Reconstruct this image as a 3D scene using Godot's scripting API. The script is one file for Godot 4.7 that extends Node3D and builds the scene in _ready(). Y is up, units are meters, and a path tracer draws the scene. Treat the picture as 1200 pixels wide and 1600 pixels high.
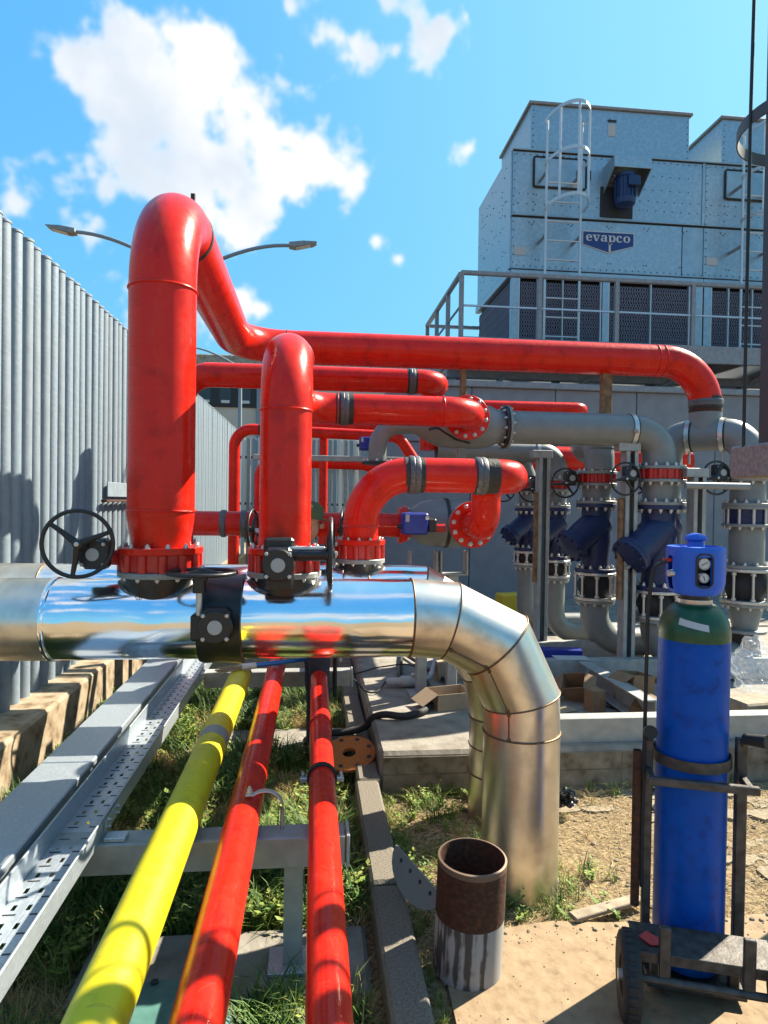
extends Node3D

# ---------------------------------------------------------------- mesh builder
class MB:
	var v := PackedVector3Array()
	var n := PackedVector3Array()
	var t := PackedVector2Array()
	var c := PackedColorArray()
	var cc := Color.WHITE
	var usec := false
	var xf := Transform3D.IDENTITY
	func tri(a: Vector3, b: Vector3, d: Vector3, na: Vector3, nb: Vector3, nd: Vector3, ua := Vector2.ZERO, ub := Vector2.ZERO, ud := Vector2.ZERO):
		var s := na + nb + nd
		if (b - a).cross(d - a).dot(s) > 0.0:
			var q := b; b = d; d = q
			q = nb; nb = nd; nd = q
			var w := ub; ub = ud; ud = w
		v.append(xf * a); v.append(xf * b); v.append(xf * d)
		n.append((xf.basis * na).normalized()); n.append((xf.basis * nb).normalized()); n.append((xf.basis * nd).normalized())
		t.append(ua); t.append(ub); t.append(ud)
		if usec:
			c.append(cc); c.append(cc); c.append(cc)
	func quad(a, b, d, e, nn: Vector3):
		var u := Vector2(0, 0); var u1 := Vector2((b - a).length(), 0); var u2 := Vector2((b - a).length(), (e - a).length()); var u3 := Vector2(0, (e - a).length())
		tri(a, b, d, nn, nn, nn, u, u1, u2)
		tri(a, d, e, nn, nn, nn, u, u2, u3)
	func flat(a: Vector3, b: Vector3, d: Vector3, outward: Vector3):
		var nn := (b - a).cross(d - a).normalized()
		if nn.dot(outward) < 0: nn = -nn
		tri(a, b, d, nn, nn, nn, Vector2(a.x, a.z), Vector2(b.x, b.z), Vector2(d.x, d.z))
	func box(p: Vector3, s: Vector3, b := 0.0):
		var h := s * 0.5
		if b <= 0.0: b = minf(minf(h.x, h.y), h.z) * 0.12
		b = minf(b, minf(minf(h.x, h.y), h.z) * 0.49)
		for ax in 3:
			var a1 := (ax + 1) % 3; var a2 := (ax + 2) % 3
			for sg in [-1.0, 1.0]:
				var q := []
				for k in [[-1, -1], [1, -1], [1, 1], [-1, 1]]:
					var w := Vector3.ZERO
					w[ax] = sg * h[ax]; w[a1] = k[0] * (h[a1] - b); w[a2] = k[1] * (h[a2] - b)
					q.append(p + w)
				var nn := Vector3.ZERO; nn[ax] = sg
				quad(q[0], q[1], q[2], q[3], nn)
			# edges along ax
			for s1 in [-1.0, 1.0]:
				for s2 in [-1.0, 1.0]:
					var e := []
					for k in [[-1, 0], [1, 0], [1, 1], [-1, 1]]:
						var w := Vector3.ZERO
						w[ax] = k[0] * (h[ax] - b)
						w[a1] = s1 * (h[a1] - (b if k[1] == 0 else 0.0)); w[a2] = s2 * (h[a2] - (0.0 if k[1] == 0 else b))
						e.append(p + w)
					var nn := Vector3.ZERO; nn[a1] = s1; nn[a2] = s2
					quad(e[0], e[1], e[2], e[3], nn.normalized())
		for sx in [-1.0, 1.0]:
			for sy in [-1.0, 1.0]:
				for sz in [-1.0, 1.0]:
					var o := Vector3(sx, sy, sz)
					flat(p + o * (h - Vector3(0, b, b)), p + o * (h - Vector3(b, 0, b)), p + o * (h - Vector3(b, b, 0)), o)
	func tube(path: PackedVector3Array, rad, seg := 24, caps := true, closed := false):
		var m := path.size()
		var rings := []; var nors := []; var lens := [0.0]
		var up := Vector3.ZERO; var pt := Vector3.ZERO
		for i in m:
			var tg: Vector3
			if closed: tg = (path[(i + 1) % m] - path[(i - 1 + m) % m]).normalized()
			elif i == 0: tg = (path[1] - path[0]).normalized()
			elif i == m - 1: tg = (path[m - 1] - path[m - 2]).normalized()
			else: tg = ((path[i + 1] - path[i]).normalized() + (path[i] - path[i - 1]).normalized()).normalized()
			if i == 0:
				up = Vector3.UP if absf(tg.y) < 0.9 else Vector3.FORWARD
				up = (up - tg * up.dot(tg)).normalized()
			else:
				up = (up - tg * up.dot(tg)).normalized()
				lens.append(lens[-1] + path[i].distance_to(path[i - 1]))
			var sd := tg.cross(up)
			var r: float = rad if (rad is float or rad is int) else rad[i]
			var ring := PackedVector3Array(); var nr := PackedVector3Array()
			for k in seg:
				var a := TAU * k / seg
				var d := up * cos(a) + sd * sin(a)
				ring.append(path[i] + d * r); nr.append(d)
			rings.append(ring); nors.append(nr); pt = tg
		if not (rad is float or rad is int):
			for i in range(m):      # lean the normals where the radius changes
				var j := mini(i + 1, m - 1); var k0 := maxi(i - 1, 0)
				var dl: float = maxf(lens[j] - lens[k0], 1e-5)
				var sl: float = (rad[j] - rad[k0]) / dl
				var tg := (path[j] - path[k0]).normalized()
				for k in seg: nors[i][k] = (nors[i][k] - tg * sl).normalized()
		var cnt := m if closed else m - 1
		for i in cnt:
			var i2 := (i + 1) % m
			for k in seg:
				var k2 := (k + 1) % seg
				var ua := Vector2(float(k) / seg, lens[i]); var ub := Vector2(float(k + 1) / seg, lens[i])
				var l2: float = lens[i2] if i2 > 0 else lens[i] + path[0].distance_to(path[m - 1])
				var uc := Vector2(float(k + 1) / seg, l2); var ud := Vector2(float(k) / seg, l2)
				tri(rings[i][k], rings[i][k2], rings[i2][k2], nors[i][k], nors[i][k2], nors[i2][k2], ua, ub, uc)
				tri(rings[i][k], rings[i2][k2], rings[i2][k], nors[i][k], nors[i2][k2], nors[i2][k], ua, uc, ud)
		if caps and not closed:
			for e in 2:
				var i: int = 0 if e == 0 else m - 1
				var tg := (path[0] - path[1]).normalized() if e == 0 else (path[m - 1] - path[m - 2]).normalized()
				for k in seg: tri(path[i], rings[i][k], rings[i][(k + 1) % seg], tg, tg, tg)
	func lathe(prof: Array, seg := 32, crease := 32.0, a0 := 0.0, a1 := TAU):
		var m := prof.size()
		var fn := []
		for i in m - 1:
			var d := Vector2(prof[i + 1][0] - prof[i][0], prof[i + 1][1] - prof[i][1])
			fn.append(Vector2(d.y, -d.x).normalized())
		for i in m - 1:
			var n0: Vector2 = fn[i]; var n1: Vector2 = fn[i]
			if i > 0 and absf(rad_to_deg(fn[i - 1].angle_to(fn[i]))) < crease: n0 = (fn[i - 1] + fn[i]).normalized()
			if i < m - 2 and absf(rad_to_deg(fn[i + 1].angle_to(fn[i]))) < crease: n1 = (fn[i + 1] + fn[i]).normalized()
			for k in seg:
				var b0 := a0 + (a1 - a0) * k / seg; var b1 := a0 + (a1 - a0) * (k + 1) / seg
				var d0 := Vector3(cos(b0), 0, sin(b0)); var d1 := Vector3(cos(b1), 0, sin(b1)); var U := Vector3.UP
				var p00: Vector3 = d0 * prof[i][0] + U * prof[i][1]; var p10: Vector3 = d1 * prof[i][0] + U * prof[i][1]
				var p01: Vector3 = d0 * prof[i + 1][0] + U * prof[i + 1][1]; var p11: Vector3 = d1 * prof[i + 1][0] + U * prof[i + 1][1]
				var u0 := Vector2(float(k) / seg, prof[i][1]); var u1 := Vector2(float(k + 1) / seg, prof[i][1]); var u2 := Vector2(float(k + 1) / seg, prof[i + 1][1]); var u3 := Vector2(float(k) / seg, prof[i + 1][1])
				if prof[i][0] > 1e-5: tri(p00, p10, p11, d0 * n0.x + U * n0.y, d1 * n0.x + U * n0.y, d1 * n1.x + U * n1.y, u0, u1, u2)
				if prof[i + 1][0] > 1e-5: tri(p00, p11, p01, d0 * n0.x + U * n0.y, d1 * n1.x + U * n1.y, d0 * n1.x + U * n1.y, u0, u2, u3)
	func torus(R: float, r: float, sr := 40, ss := 10, a0 := 0.0, a1 := TAU):
		var p := PackedVector3Array()
		var full := absf(a1 - a0) > TAU - 0.01
		var cnt := sr if full else sr + 1
		for i in cnt:
			var a := a0 + (a1 - a0) * i / sr
			p.append(Vector3(cos(a) * R, 0, sin(a) * R))
		tube(p, r, ss, not full, full)
	func extrude(poly: PackedVector2Array, d: float):      # in XY, thick along Z
		var idx := Geometry2D.triangulate_polygon(poly)
		for i in range(0, idx.size(), 3):
			for s in [-1.0, 1.0]:
				var z: float = s * d * 0.5; var nn := Vector3(0, 0, s)
				var a := poly[idx[i]]; var b := poly[idx[i + 1]]; var e := poly[idx[i + 2]]
				tri(Vector3(a.x, a.y, z), Vector3(b.x, b.y, z), Vector3(e.x, e.y, z), nn, nn, nn, a, b, e)
		var cw := 1.0 if Geometry2D.is_polygon_clockwise(poly) else -1.0
		for i in poly.size():
			var a := poly[i]; var b := poly[(i + 1) % poly.size()]
			var e := (b - a); var nn := Vector3(-e.y, e.x, 0).normalized() * cw
			var h := d * 0.5
			quad(Vector3(a.x, a.y, -h), Vector3(b.x, b.y, -h), Vector3(b.x, b.y, h), Vector3(a.x, a.y, h), nn)
	func mesh() -> ArrayMesh:
		var ar := []; ar.resize(Mesh.ARRAY_MAX)
		ar[Mesh.ARRAY_VERTEX] = v; ar[Mesh.ARRAY_NORMAL] = n; ar[Mesh.ARRAY_TEX_UV] = t
		if usec: ar[Mesh.ARRAY_COLOR] = c
		var am := ArrayMesh.new()
		am.add_surface_from_arrays(Mesh.PRIMITIVE_TRIANGLES, ar)
		return am

# ---------------------------------------------------------------- small helpers
var M := {}
var used := {}
var cache := {}
var rng := RandomNumberGenerator.new()

func numbered(s: String) -> String:
	if not used.has(s):
		used[s] = 0
		return s
	used[s] += 1
	return "%s_%03d" % [s, used[s]]
func thing(called: String, label: String, category: String, at := Vector3.ZERO, turn := 0.0, group := "") -> Node3D:
	var o := Node3D.new(); o.name = numbered(called); add_child(o)
	o.position = at; o.rotation.y = turn
	o.set_meta("label", label); o.set_meta("category", category)
	if group != "": o.set_meta("group", group)
	return o
func part(parent: Node, called: String, mesh, mat: Material, xf := Transform3D.IDENTITY) -> MeshInstance3D:
	var o := MeshInstance3D.new(); o.name = called
	o.mesh = mesh.mesh() if mesh is MB else mesh
	o.material_override = mat; o.transform = xf
	parent.add_child(o, true)
	return o
func single(called: String, label: String, category: String, mesh, mat: Material, at := Vector3.ZERO, turn := 0.0, group := "") -> MeshInstance3D:
	var o := part(self, numbered(called), mesh, mat, Transform3D(Basis(Vector3.UP, turn), at))
	o.set_meta("label", label); o.set_meta("category", category)
	if group != "": o.set_meta("group", group)
	return o
func struct(called: String, mesh, mat: Material, xf := Transform3D.IDENTITY) -> MeshInstance3D:
	var o := part(self, numbered(called), mesh, mat, xf)
	o.set_meta("kind", "structure")
	return o
func copy(o: Node3D, label: String, at: Vector3, turn := 0.0) -> Node3D:
	var c: Node3D = o.duplicate()
	var nm := str(o.name)
	if nm.length() > 4 and nm.substr(nm.length() - 4, 1) == "_" and nm.right(3).is_valid_int(): nm = nm.left(nm.length() - 4)
	c.name = numbered(nm); add_child(c)
	c.position = at; c.rotation.y = turn; c.set_meta("label", label)
	return c
func along(p: Vector3, d: Vector3, roll := 0.0) -> Transform3D:   # Y axis runs along d
	var y := d.normalized()
	var x := Vector3.RIGHT if absf(y.x) < 0.9 else Vector3.BACK
	x = (x - y * x.dot(y)).normalized()
	var z := x.cross(y)
	return Transform3D(Basis(x, y, z) * Basis(Vector3.UP, roll), p)
func at(p: Vector3, b := Basis.IDENTITY) -> Transform3D: return Transform3D(b, p)
func euler(p: Vector3, deg: Vector3) -> Transform3D: return Transform3D(Basis.from_euler(deg * PI / 180.0), p)
func fillet(pts: Array, R, steps := 12) -> PackedVector3Array:
	var o := PackedVector3Array(); o.append(pts[0])
	for i in range(1, pts.size() - 1):
		var p: Vector3 = pts[i]
		var a: Vector3 = (pts[i - 1] - p).normalized(); var b: Vector3 = (pts[i + 1] - p).normalized()
		var rr: float = R if (R is float) else R[i - 1]
		var ang := a.angle_to(b)
		if rr <= 0.0 or ang > 3.1:
			o.append(p); continue
		var l := rr / tan(ang * 0.5)
		var s := p + a * l; var e := p + b * l
		var cen := p + (a + b).normalized() * (rr / sin(ang * 0.5))
		var va := s - cen; var ax := va.cross(e - cen).normalized(); var tot := PI - ang
		for k in steps + 1: o.append(cen + va.rotated(ax, tot * k / steps))
	o.append(pts[-1])
	return o
func rel(pts, o: Vector3) -> Array:
	var r := []
	for p in pts: r.append(p - o)
	return r
func m_lathe(prof: Array, seg := 32, crease := 32.0) -> MB:
	var b := MB.new(); b.lathe(prof, seg, crease); return b
func m_box(s: Vector3, bev := 0.0, p := Vector3.ZERO) -> MB:
	var b := MB.new(); b.box(p, s, bev); return b
func m_tube(path, r, seg := 24, caps := true, closed := false) -> MB:
	var b := MB.new(); b.tube(PackedVector3Array(path), r, seg, caps, closed); return b
func disc(r: float, h: float, bev := 0.003, seg := 36) -> MB:      # upright round plate, base at y=0
	return m_lathe([[0, 0], [r - bev, 0], [r, bev], [r, h - bev], [r - bev, h], [0, h]], seg)
func bolt_mesh(r: float, h: float) -> ArrayMesh:
	var k := "bolt%.4f_%.4f" % [r, h]
	if not cache.has(k):
		var b := MB.new()
		b.lathe([[0, -h], [r, -h], [r, -h * 0.15], [r * 1.3, -h * 0.15], [r * 1.3, 0], [r * 1.3, 0.002]], 6)
		b = MB.new()
		b.lathe([[r * 1.35, 0], [r * 1.35, h * 0.2], [r, h * 0.2], [r, h * 0.85], [r * 0.85, h], [r * 0.5, h], [r * 0.5, h * 1.4], [0, h * 1.45]], 6, 5.0)
		cache[k] = b.mesh()
	return cache[k]
# a ring of bolts on the face whose outward normal is xf.basis.y
func bolts(parent: Node, xf: Transform3D, ring: float, cnt: int, r: float, h: float, mat: Material, joined := false, a0 := 0.13):
	var bm := bolt_mesh(r, h)
	if joined:
		var st := SurfaceTool.new()
		for i in cnt:
			var a := a0 + TAU * i / cnt
			st.append_from(bm, 0, xf * Transform3D(Basis(Vector3.UP, a * 3.1), Vector3(cos(a) * ring, 0, sin(a) * ring)))
		part(parent, "bolts", st.commit(), mat).set_meta("kind", "stuff")
	else:
		for i in cnt:
			var a := a0 + TAU * i / cnt
			part(parent, "bolt", bm, mat, xf * Transform3D(Basis(Vector3.UP, a * 3.1), Vector3(cos(a) * ring, 0, sin(a) * ring)))

# ---------------------------------------------------------------- materials
func nimg(sd: int, freq: float, oct := 5, size := 512, type := FastNoiseLite.TYPE_SIMPLEX_SMOOTH) -> Image:
	var f := FastNoiseLite.new(); f.seed = sd; f.frequency = freq; f.fractal_octaves = oct; f.noise_type = type
	return f.get_seamless_image(size, size)
func ramp_tex(img: Image, stops: Array) -> ImageTexture:
	var g := Gradient.new()
	var off := PackedFloat32Array(); var cs := PackedColorArray()
	for s in stops: off.append(s[0]); cs.append(s[1])
	g.offsets = off; g.colors = cs
	var lut := []
	for i in 256: lut.append(g.sample(i / 255.0))
	var w := img.get_width(); var src := img.get_data()
	var out := PackedByteArray(); out.resize(w * w * 3)
	for i in w * w:
		var c: Color = lut[src[i]]
		out[i * 3] = int(clampf(c.r, 0, 1) * 255); out[i * 3 + 1] = int(clampf(c.g, 0, 1) * 255); out[i * 3 + 2] = int(clampf(c.b, 0, 1) * 255)
	var o := Image.create_from_data(w, w, false, Image.FORMAT_RGB8, out)
	return ImageTexture.create_from_image(o)
func norm_tex(img: Image, s: float) -> ImageTexture:
	var k: Image = img.duplicate(); k.convert(Image.FORMAT_RGBA8); k.bump_map_to_normal_map(s)
	return ImageTexture.create_from_image(k)
const ALB := 0.745      # all painted and mineral surfaces share one calibration
func L(r: float, g: float, b: float) -> Color: return Color(r * ALB, g * ALB, b * ALB).linear_to_srgb()
func mat(c: Color, rough: float, metal := 0.0, spec := 0.5) -> StandardMaterial3D:
	var m := StandardMaterial3D.new()
	m.albedo_color = c; m.roughness = rough; m.metallic = metal; m.metallic_specular = spec
	return m
func tri_tex(m: StandardMaterial3D, alb: Texture2D, scale: float, nor: Texture2D = null, ns := 1.0, rgh: Texture2D = null) -> StandardMaterial3D:
	if alb: m.albedo_texture = alb; m.albedo_color = Color.WHITE
	if nor: m.normal_enabled = true; m.normal_texture = nor; m.normal_scale = ns
	if rgh: m.roughness_texture = rgh; m.roughness_texture_channel = BaseMaterial3D.TEXTURE_CHANNEL_RED
	m.uv1_triplanar = true; m.uv1_world_triplanar = true; m.uv1_scale = Vector3.ONE * scale
	return m
func tint(c: Color, k: float) -> Color: return Color(c.r * k, c.g * k, c.b * k)

# paint with faint mottling, short scuffs and smudges
func worn(img: Image, base: Color, light: Color, dark: Color, sd: int, scuffs: int) -> ImageTexture:
	var w := img.get_width()
	var o := Image.create(w, w, false, Image.FORMAT_RGB8)
	var src := img.get_data()
	for y in w:
		for x in w:
			var k := src[y * w + x] / 255.0
			o.set_pixel(x, y, base.lerp(dark, clampf((0.42 - k) * 1.6, 0.0, 0.5)).lerp(light, clampf((k - 0.66) * 1.2, 0.0, 0.35)))
	var r := RandomNumberGenerator.new(); r.seed = sd
	for i in scuffs:
		var p := Vector2(r.randf() * w, r.randf() * w); var d := Vector2.from_angle(r.randf() * TAU)
		var big := r.randf() < 0.25
		var c := light if r.randf() < 0.65 else dark
		var a := r.randf_range(0.10, 0.5)
		for k in r.randi_range(5, 34):
			p += d; d = d.rotated(r.randf_range(-0.12, 0.12))
			var x := posmod(int(p.x), w); var y := posmod(int(p.y), w)
			o.set_pixel(x, y, o.get_pixel(x, y).lerp(c, a))
			if big: o.set_pixel((x + 1) % w, y, o.get_pixel((x + 1) % w, y).lerp(c, a * 0.6))
	return ImageTexture.create_from_image(o)
func make_materials():
	var n5 := nimg(51, 0.018, 8, 1024)
	var n1 := nimg(11, 0.012, 5)
	var n2 := nimg(23, 0.05, 4)
	var n3 := nimg(37, 0.006, 3)
	var cell := nimg(41, 0.06, 1, 512, FastNoiseLite.TYPE_CELLULAR)
	var nn1 := norm_tex(n1, 4.0); var nn2 := norm_tex(n2, 3.0)
	M.nn2 = nn2
	var red := L(0.74, 0.020, 0.008)
	var redw := worn(nimg(12, 0.01, 6, 768), red, L(0.72, 0.13, 0.09), L(0.30, 0.008, 0.006), 5, 2200)
	var rgh := ramp_tex(n2, [[0.0, Color(0.20, 0, 0)], [1.0, Color(0.42, 0, 0)]])
	M.red = tri_tex(mat(red, 1.0), redw, 0.8, nn2, 0.05, rgh)
	M.red.clearcoat_enabled = true; M.red.clearcoat = 0.22; M.red.metallic_specular = 0.25; M.red.clearcoat_roughness = 0.12
	var gold := mat(L(0.62, 0.03, 0.012), 0.3)
	M.red_cast = tri_tex(gold, ramp_tex(n2, [[0.0, L(0.5, 0.012, 0.008)], [1.0, L(0.66, 0.03, 0.018)]]), 1.6, nn2, 0.25)
	var yel := L(0.74, 0.61, 0.008)
	M.yellow = tri_tex(mat(yel, 0.42), worn(nimg(13, 0.012, 6, 512), yel, L(0.74, 0.66, 0.20), L(0.26, 0.19, 0.03), 6, 900), 1.0, nn2, 0.08)
	M.primer = tri_tex(mat(L(0.3, 0.32, 0.34), 0.5), ramp_tex(n2, [[0.0, L(0.26, 0.28, 0.30)], [1.0, L(0.36, 0.38, 0.4)]]), 2.0)
	M.chrome = mat(Color(0.95, 0.95, 0.95), 0.06, 1.0)
	tri_tex(M.chrome, ramp_tex(n1, [[0.0, Color(0.90, 0.90, 0.90)], [0.5, Color(0.95, 0.95, 0.95)], [1.0, Color(0.97, 0.96, 0.95)]]), 0.5, norm_tex(n3, 6.0), 0.6, ramp_tex(n1, [[0.0, Color(0.08, 0, 0)], [0.5, Color(0.14, 0, 0)], [1.0, Color(0.26, 0, 0)]]))
	M.chrome.roughness = 1.0
	M.steel = tri_tex(mat(Color.WHITE, 1.0, 1.0), ramp_tex(n1, [[0.0, Color(0.72, 0.68, 0.62)], [0.5, Color(0.84, 0.815, 0.77)], [1.0, Color(0.88, 0.865, 0.83)]]), 1.1, nn1, 0.10, ramp_tex(n1, [[0.0, Color(0.46, 0, 0)], [0.6, Color(0.34, 0, 0)], [1.0, Color(0.28, 0, 0)]]))
	M.seam = tri_tex(mat(Color.WHITE, 0.5, 0.9), ramp_tex(n2, [[0.0, L(0.09, 0.05, 0.03)], [0.5, L(0.22, 0.14, 0.08)], [1.0, L(0.4, 0.33, 0.26)]]), 6.0)
	M.galv = tri_tex(mat(Color.WHITE, 0.8, 0.6), ramp_tex(cell, [[0.0, L(0.488, 0.558, 0.622)], [0.5, L(0.556, 0.629, 0.694)], [1.0, L(0.624, 0.701, 0.768)]]), 2.6, nn2, 0.1, ramp_tex(n1, [[0.0, Color(0.36, 0, 0)], [1.0, Color(0.58, 0, 0)]]))
	M.fence = tri_tex(mat(Color.WHITE, 0.62, 0.25), ramp_tex(n2, [[0.0, L(0.216, 0.277, 0.332)], [0.5, L(0.245, 0.312, 0.372)], [1.0, L(0.274, 0.345, 0.409)]]), 0.9, nn2, 0.2)
	M.fence_b = tri_tex(mat(Color.WHITE, 0.66, 0.2), ramp_tex(n1, [[0.0, L(0.203, 0.254, 0.301)], [0.5, L(0.227, 0.284, 0.335)], [0.85, L(0.252, 0.312, 0.365)], [1.0, L(0.234, 0.270, 0.293)]]), 1.3, nn2, 0.2)
	M.tower = tri_tex(mat(Color.WHITE, 0.38, 0.7), ramp_tex(cell, [[0.0, L(0.355, 0.459, 0.511)], [0.5, L(0.414, 0.515, 0.566)], [1.0, L(0.473, 0.571, 0.621)]]), 0.5, nn2, 0.08)
	M.tower_b = tri_tex(mat(Color.WHITE, 0.38, 0.7), ramp_tex(n1, [[0.0, L(0.319, 0.425, 0.477)], [0.5, L(0.378, 0.481, 0.534)], [1.0, L(0.450, 0.537, 0.588)]]), 0.6, nn2, 0.08)
	M.seal = mat(L(0.02, 0.025, 0.03), 0.7)
	M.louver = tri_tex(mat(Color.WHITE, 0.8), ramp_tex(nimg(5, 0.09, 2, 256), [[0.0, L(0.068, 0.068, 0.090)], [0.5, L(0.203, 0.207, 0.259)], [1.0, L(0.450, 0.461, 0.540)]]), 3.0, nn2, 0.8)
	M.ladder = mat(L(0.62, 0.66, 0.68), 0.45, 0.5)
	M.paint_grey = tri_tex(mat(Color.WHITE, 0.42), ramp_tex(n1, [[0.0, L(0.180, 0.199, 0.195)], [0.5, L(0.214, 0.233, 0.228)], [1.0, L(0.247, 0.261, 0.252)]]), 1.0, nn2, 0.1)
	M.flange_grey = tri_tex(mat(Color.WHITE, 0.5, 0.2), ramp_tex(n2, [[0.0, L(0.22, 0.235, 0.225)], [1.0, L(0.36, 0.37, 0.35)]]), 2.0)
	M.rail = tri_tex(mat(Color.WHITE, 0.55, 0.2), ramp_tex(n1, [[0.0, L(0.230, 0.243, 0.256)], [1.0, L(0.333, 0.346, 0.358)]]), 1.4)
	M.beam = tri_tex(mat(Color.WHITE, 0.55, 0.3), ramp_tex(n1, [[0.0, L(0.314, 0.323, 0.310)], [0.6, L(0.406, 0.416, 0.397)], [1.0, L(0.462, 0.462, 0.435)]]), 1.4, nn2, 0.15)
	M.wall_grey = tri_tex(mat(Color.WHITE, 0.7), ramp_tex(n1, [[0.0, L(0.212, 0.225, 0.238)], [1.0, L(0.272, 0.285, 0.297)]]), 0.5, nn2, 0.06)
	M.black = tri_tex(mat(Color.WHITE, 0.42), ramp_tex(n2, [[0.0, L(0.008, 0.008, 0.009)], [0.7, L(0.014, 0.014, 0.015)], [1.0, L(0.03, 0.03, 0.03)]]), 1.5, nn2, 0.2)
	M.rubber = tri_tex(mat(Color.WHITE, 0.75), ramp_tex(n2, [[0.0, L(0.010, 0.010, 0.011)], [1.0, L(0.026, 0.025, 0.024)]]), 1.5, nn2, 0.3)
	M.bolt = mat(L(0.645, 0.635, 0.606), 0.38, 0.7)
	M.disc = mat(L(0.42, 0.43, 0.43), 0.45, 0.3)
	M.navy = tri_tex(mat(Color.WHITE, 0.5), ramp_tex(n2, [[0.0, L(0.004, 0.012, 0.056)], [0.6, L(0.008, 0.022, 0.100)], [1.0, L(0.016, 0.040, 0.160)]]), 1.2, nn2, 0.35)
	M.blue_box = tri_tex(mat(Color.WHITE, 0.4), ramp_tex(n1, [[0.0, L(0.006, 0.022, 0.26)], [1.0, L(0.012, 0.04, 0.36)]]), 2.0)
	var cb := L(0.001, 0.085, 0.46)
	M.cyl_blue = tri_tex(mat(Color.WHITE, 0.42), worn(nimg(14, 0.014, 6, 768), cb, L(0.03, 0.14, 0.48), L(0.004, 0.03, 0.16), 16, 900), 1.3, nn2, 0.12)
	M.cyl_blue.metallic_specular = 0.25
	M.cyl_green = tri_tex(mat(Color.WHITE, 0.36), ramp_tex(n2, [[0.0, L(0.002, 0.045, 0.012)], [0.6, L(0.004, 0.075, 0.02)], [0.9, L(0.01, 0.10, 0.035)], [1.0, L(0.08, 0.17, 0.10)]]), 1.0, nn2, 0.12)
	M.cap_blue = tri_tex(mat(Color.WHITE, 0.45), ramp_tex(n1, [[0.0, L(0.003, 0.10, 0.60)], [1.0, L(0.006, 0.13, 0.72)]]), 2.0, nn2, 0.12)
	M.cart = tri_tex(mat(Color.WHITE, 0.55, 0.5), ramp_tex(n1, [[0.0, L(0.042, 0.033, 0.027)], [0.5, L(0.090, 0.084, 0.078)], [1.0, L(0.144, 0.132, 0.120)]]), 3.0, nn2, 0.3)
	M.rust = tri_tex(mat(Color.WHITE, 0.8, 0.1), ramp_tex(n2, [[0.0, L(0.02, 0.008, 0.004)], [0.5, L(0.07, 0.022, 0.008)], [1.0, L(0.17, 0.06, 0.02)]]), 1.6, nn2, 0.5)
	M.rust_orange = tri_tex(mat(Color.WHITE, 0.85), ramp_tex(n2, [[0.0, L(0.28, 0.08, 0.012)], [0.5, L(0.45, 0.14, 0.025)], [1.0, L(0.55, 0.22, 0.05)]]), 2.4, nn2, 0.5)
	M.weld_black = tri_tex(mat(Color.WHITE, 0.6), ramp_tex(n2, [[0.0, L(0.012, 0.010, 0.008)], [0.6, L(0.03, 0.024, 0.018)], [1.0, L(0.14, 0.09, 0.06)]]), 2.5, nn2, 0.6)
	M.weld_grey = tri_tex(mat(Color.WHITE, 0.5, 0.5), ramp_tex(n2, [[0.0, L(0.05, 0.05, 0.055)], [0.5, L(0.14, 0.14, 0.15)], [1.0, L(0.34, 0.33, 0.31)]]), 4.0, nn2, 0.8)
	var conc := ramp_tex(n1, [[0.0, L(0.16, 0.135, 0.10)], [0.35, L(0.30, 0.265, 0.21)], [0.6, L(0.38, 0.34, 0.275)], [1.0, L(0.47, 0.43, 0.36)]])
	M.concrete = tri_tex(mat(Color.WHITE, 0.9), conc, 0.8, nn2, 0.5)
	M.wall_conc = tri_tex(mat(Color.WHITE, 0.92), ramp_tex(n1, [[0.0, L(0.122, 0.072, 0.036)], [0.3, L(0.274, 0.202, 0.122)], [0.6, L(0.360, 0.288, 0.194)], [1.0, L(0.418, 0.346, 0.252)]]), 1.1, nn1, 0.7)
	M.kerb = tri_tex(mat(Color.WHITE, 0.95), ramp_tex(n2, [[0.0, L(0.105, 0.091, 0.070)], [0.5, L(0.189, 0.168, 0.133)], [1.0, L(0.259, 0.234, 0.193)]]), 3.5, nn2, 0.9)
	M.kerb_face = tri_tex(mat(Color.WHITE, 0.92), ramp_tex(n1, [[0.0, L(0.094, 0.068, 0.043)], [0.4, L(0.202, 0.166, 0.119)], [1.0, L(0.302, 0.263, 0.205)]]), 1.2, nn1, 0.6)
	M.slab = tri_tex(mat(Color.WHITE, 0.88), ramp_tex(n5, [[0.0, L(0.205, 0.137, 0.073)], [0.4, L(0.302, 0.211, 0.121)], [0.7, L(0.335, 0.241, 0.141)], [1.0, L(0.370, 0.278, 0.172)]]), 0.6, nn2, 0.3)
	M.pad = tri_tex(mat(Color.WHITE, 0.9), ramp_tex(n1, [[0.0, L(0.150, 0.129, 0.099)], [0.4, L(0.252, 0.231, 0.194)], [1.0, L(0.340, 0.320, 0.279)]]), 0.7, nn2, 0.4)
	M.soil = tri_tex(mat(Color.WHITE, 1.0), ramp_tex(n5, [[0.0, L(0.076, 0.049, 0.022)], [0.4, L(0.203, 0.141, 0.071)], [0.7, L(0.322, 0.232, 0.124)], [1.0, L(0.406, 0.309, 0.180)]]), 1.7, nn2, 1.0)
	M.paver = tri_tex(mat(Color.WHITE, 0.95), ramp_tex(n5, [[0.0, L(0.180, 0.139, 0.086)], [0.6, L(0.300, 0.244, 0.165)], [1.0, L(0.360, 0.307, 0.225)]]), 1.8, nn2, 0.6)
	M.wood = tri_tex(mat(Color.WHITE, 0.8), ramp_tex(n1, [[0.0, L(0.128, 0.060, 0.024)], [0.5, L(0.256, 0.136, 0.060)], [1.0, L(0.336, 0.200, 0.096)]]), 2.0, nn2, 0.3)
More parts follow.
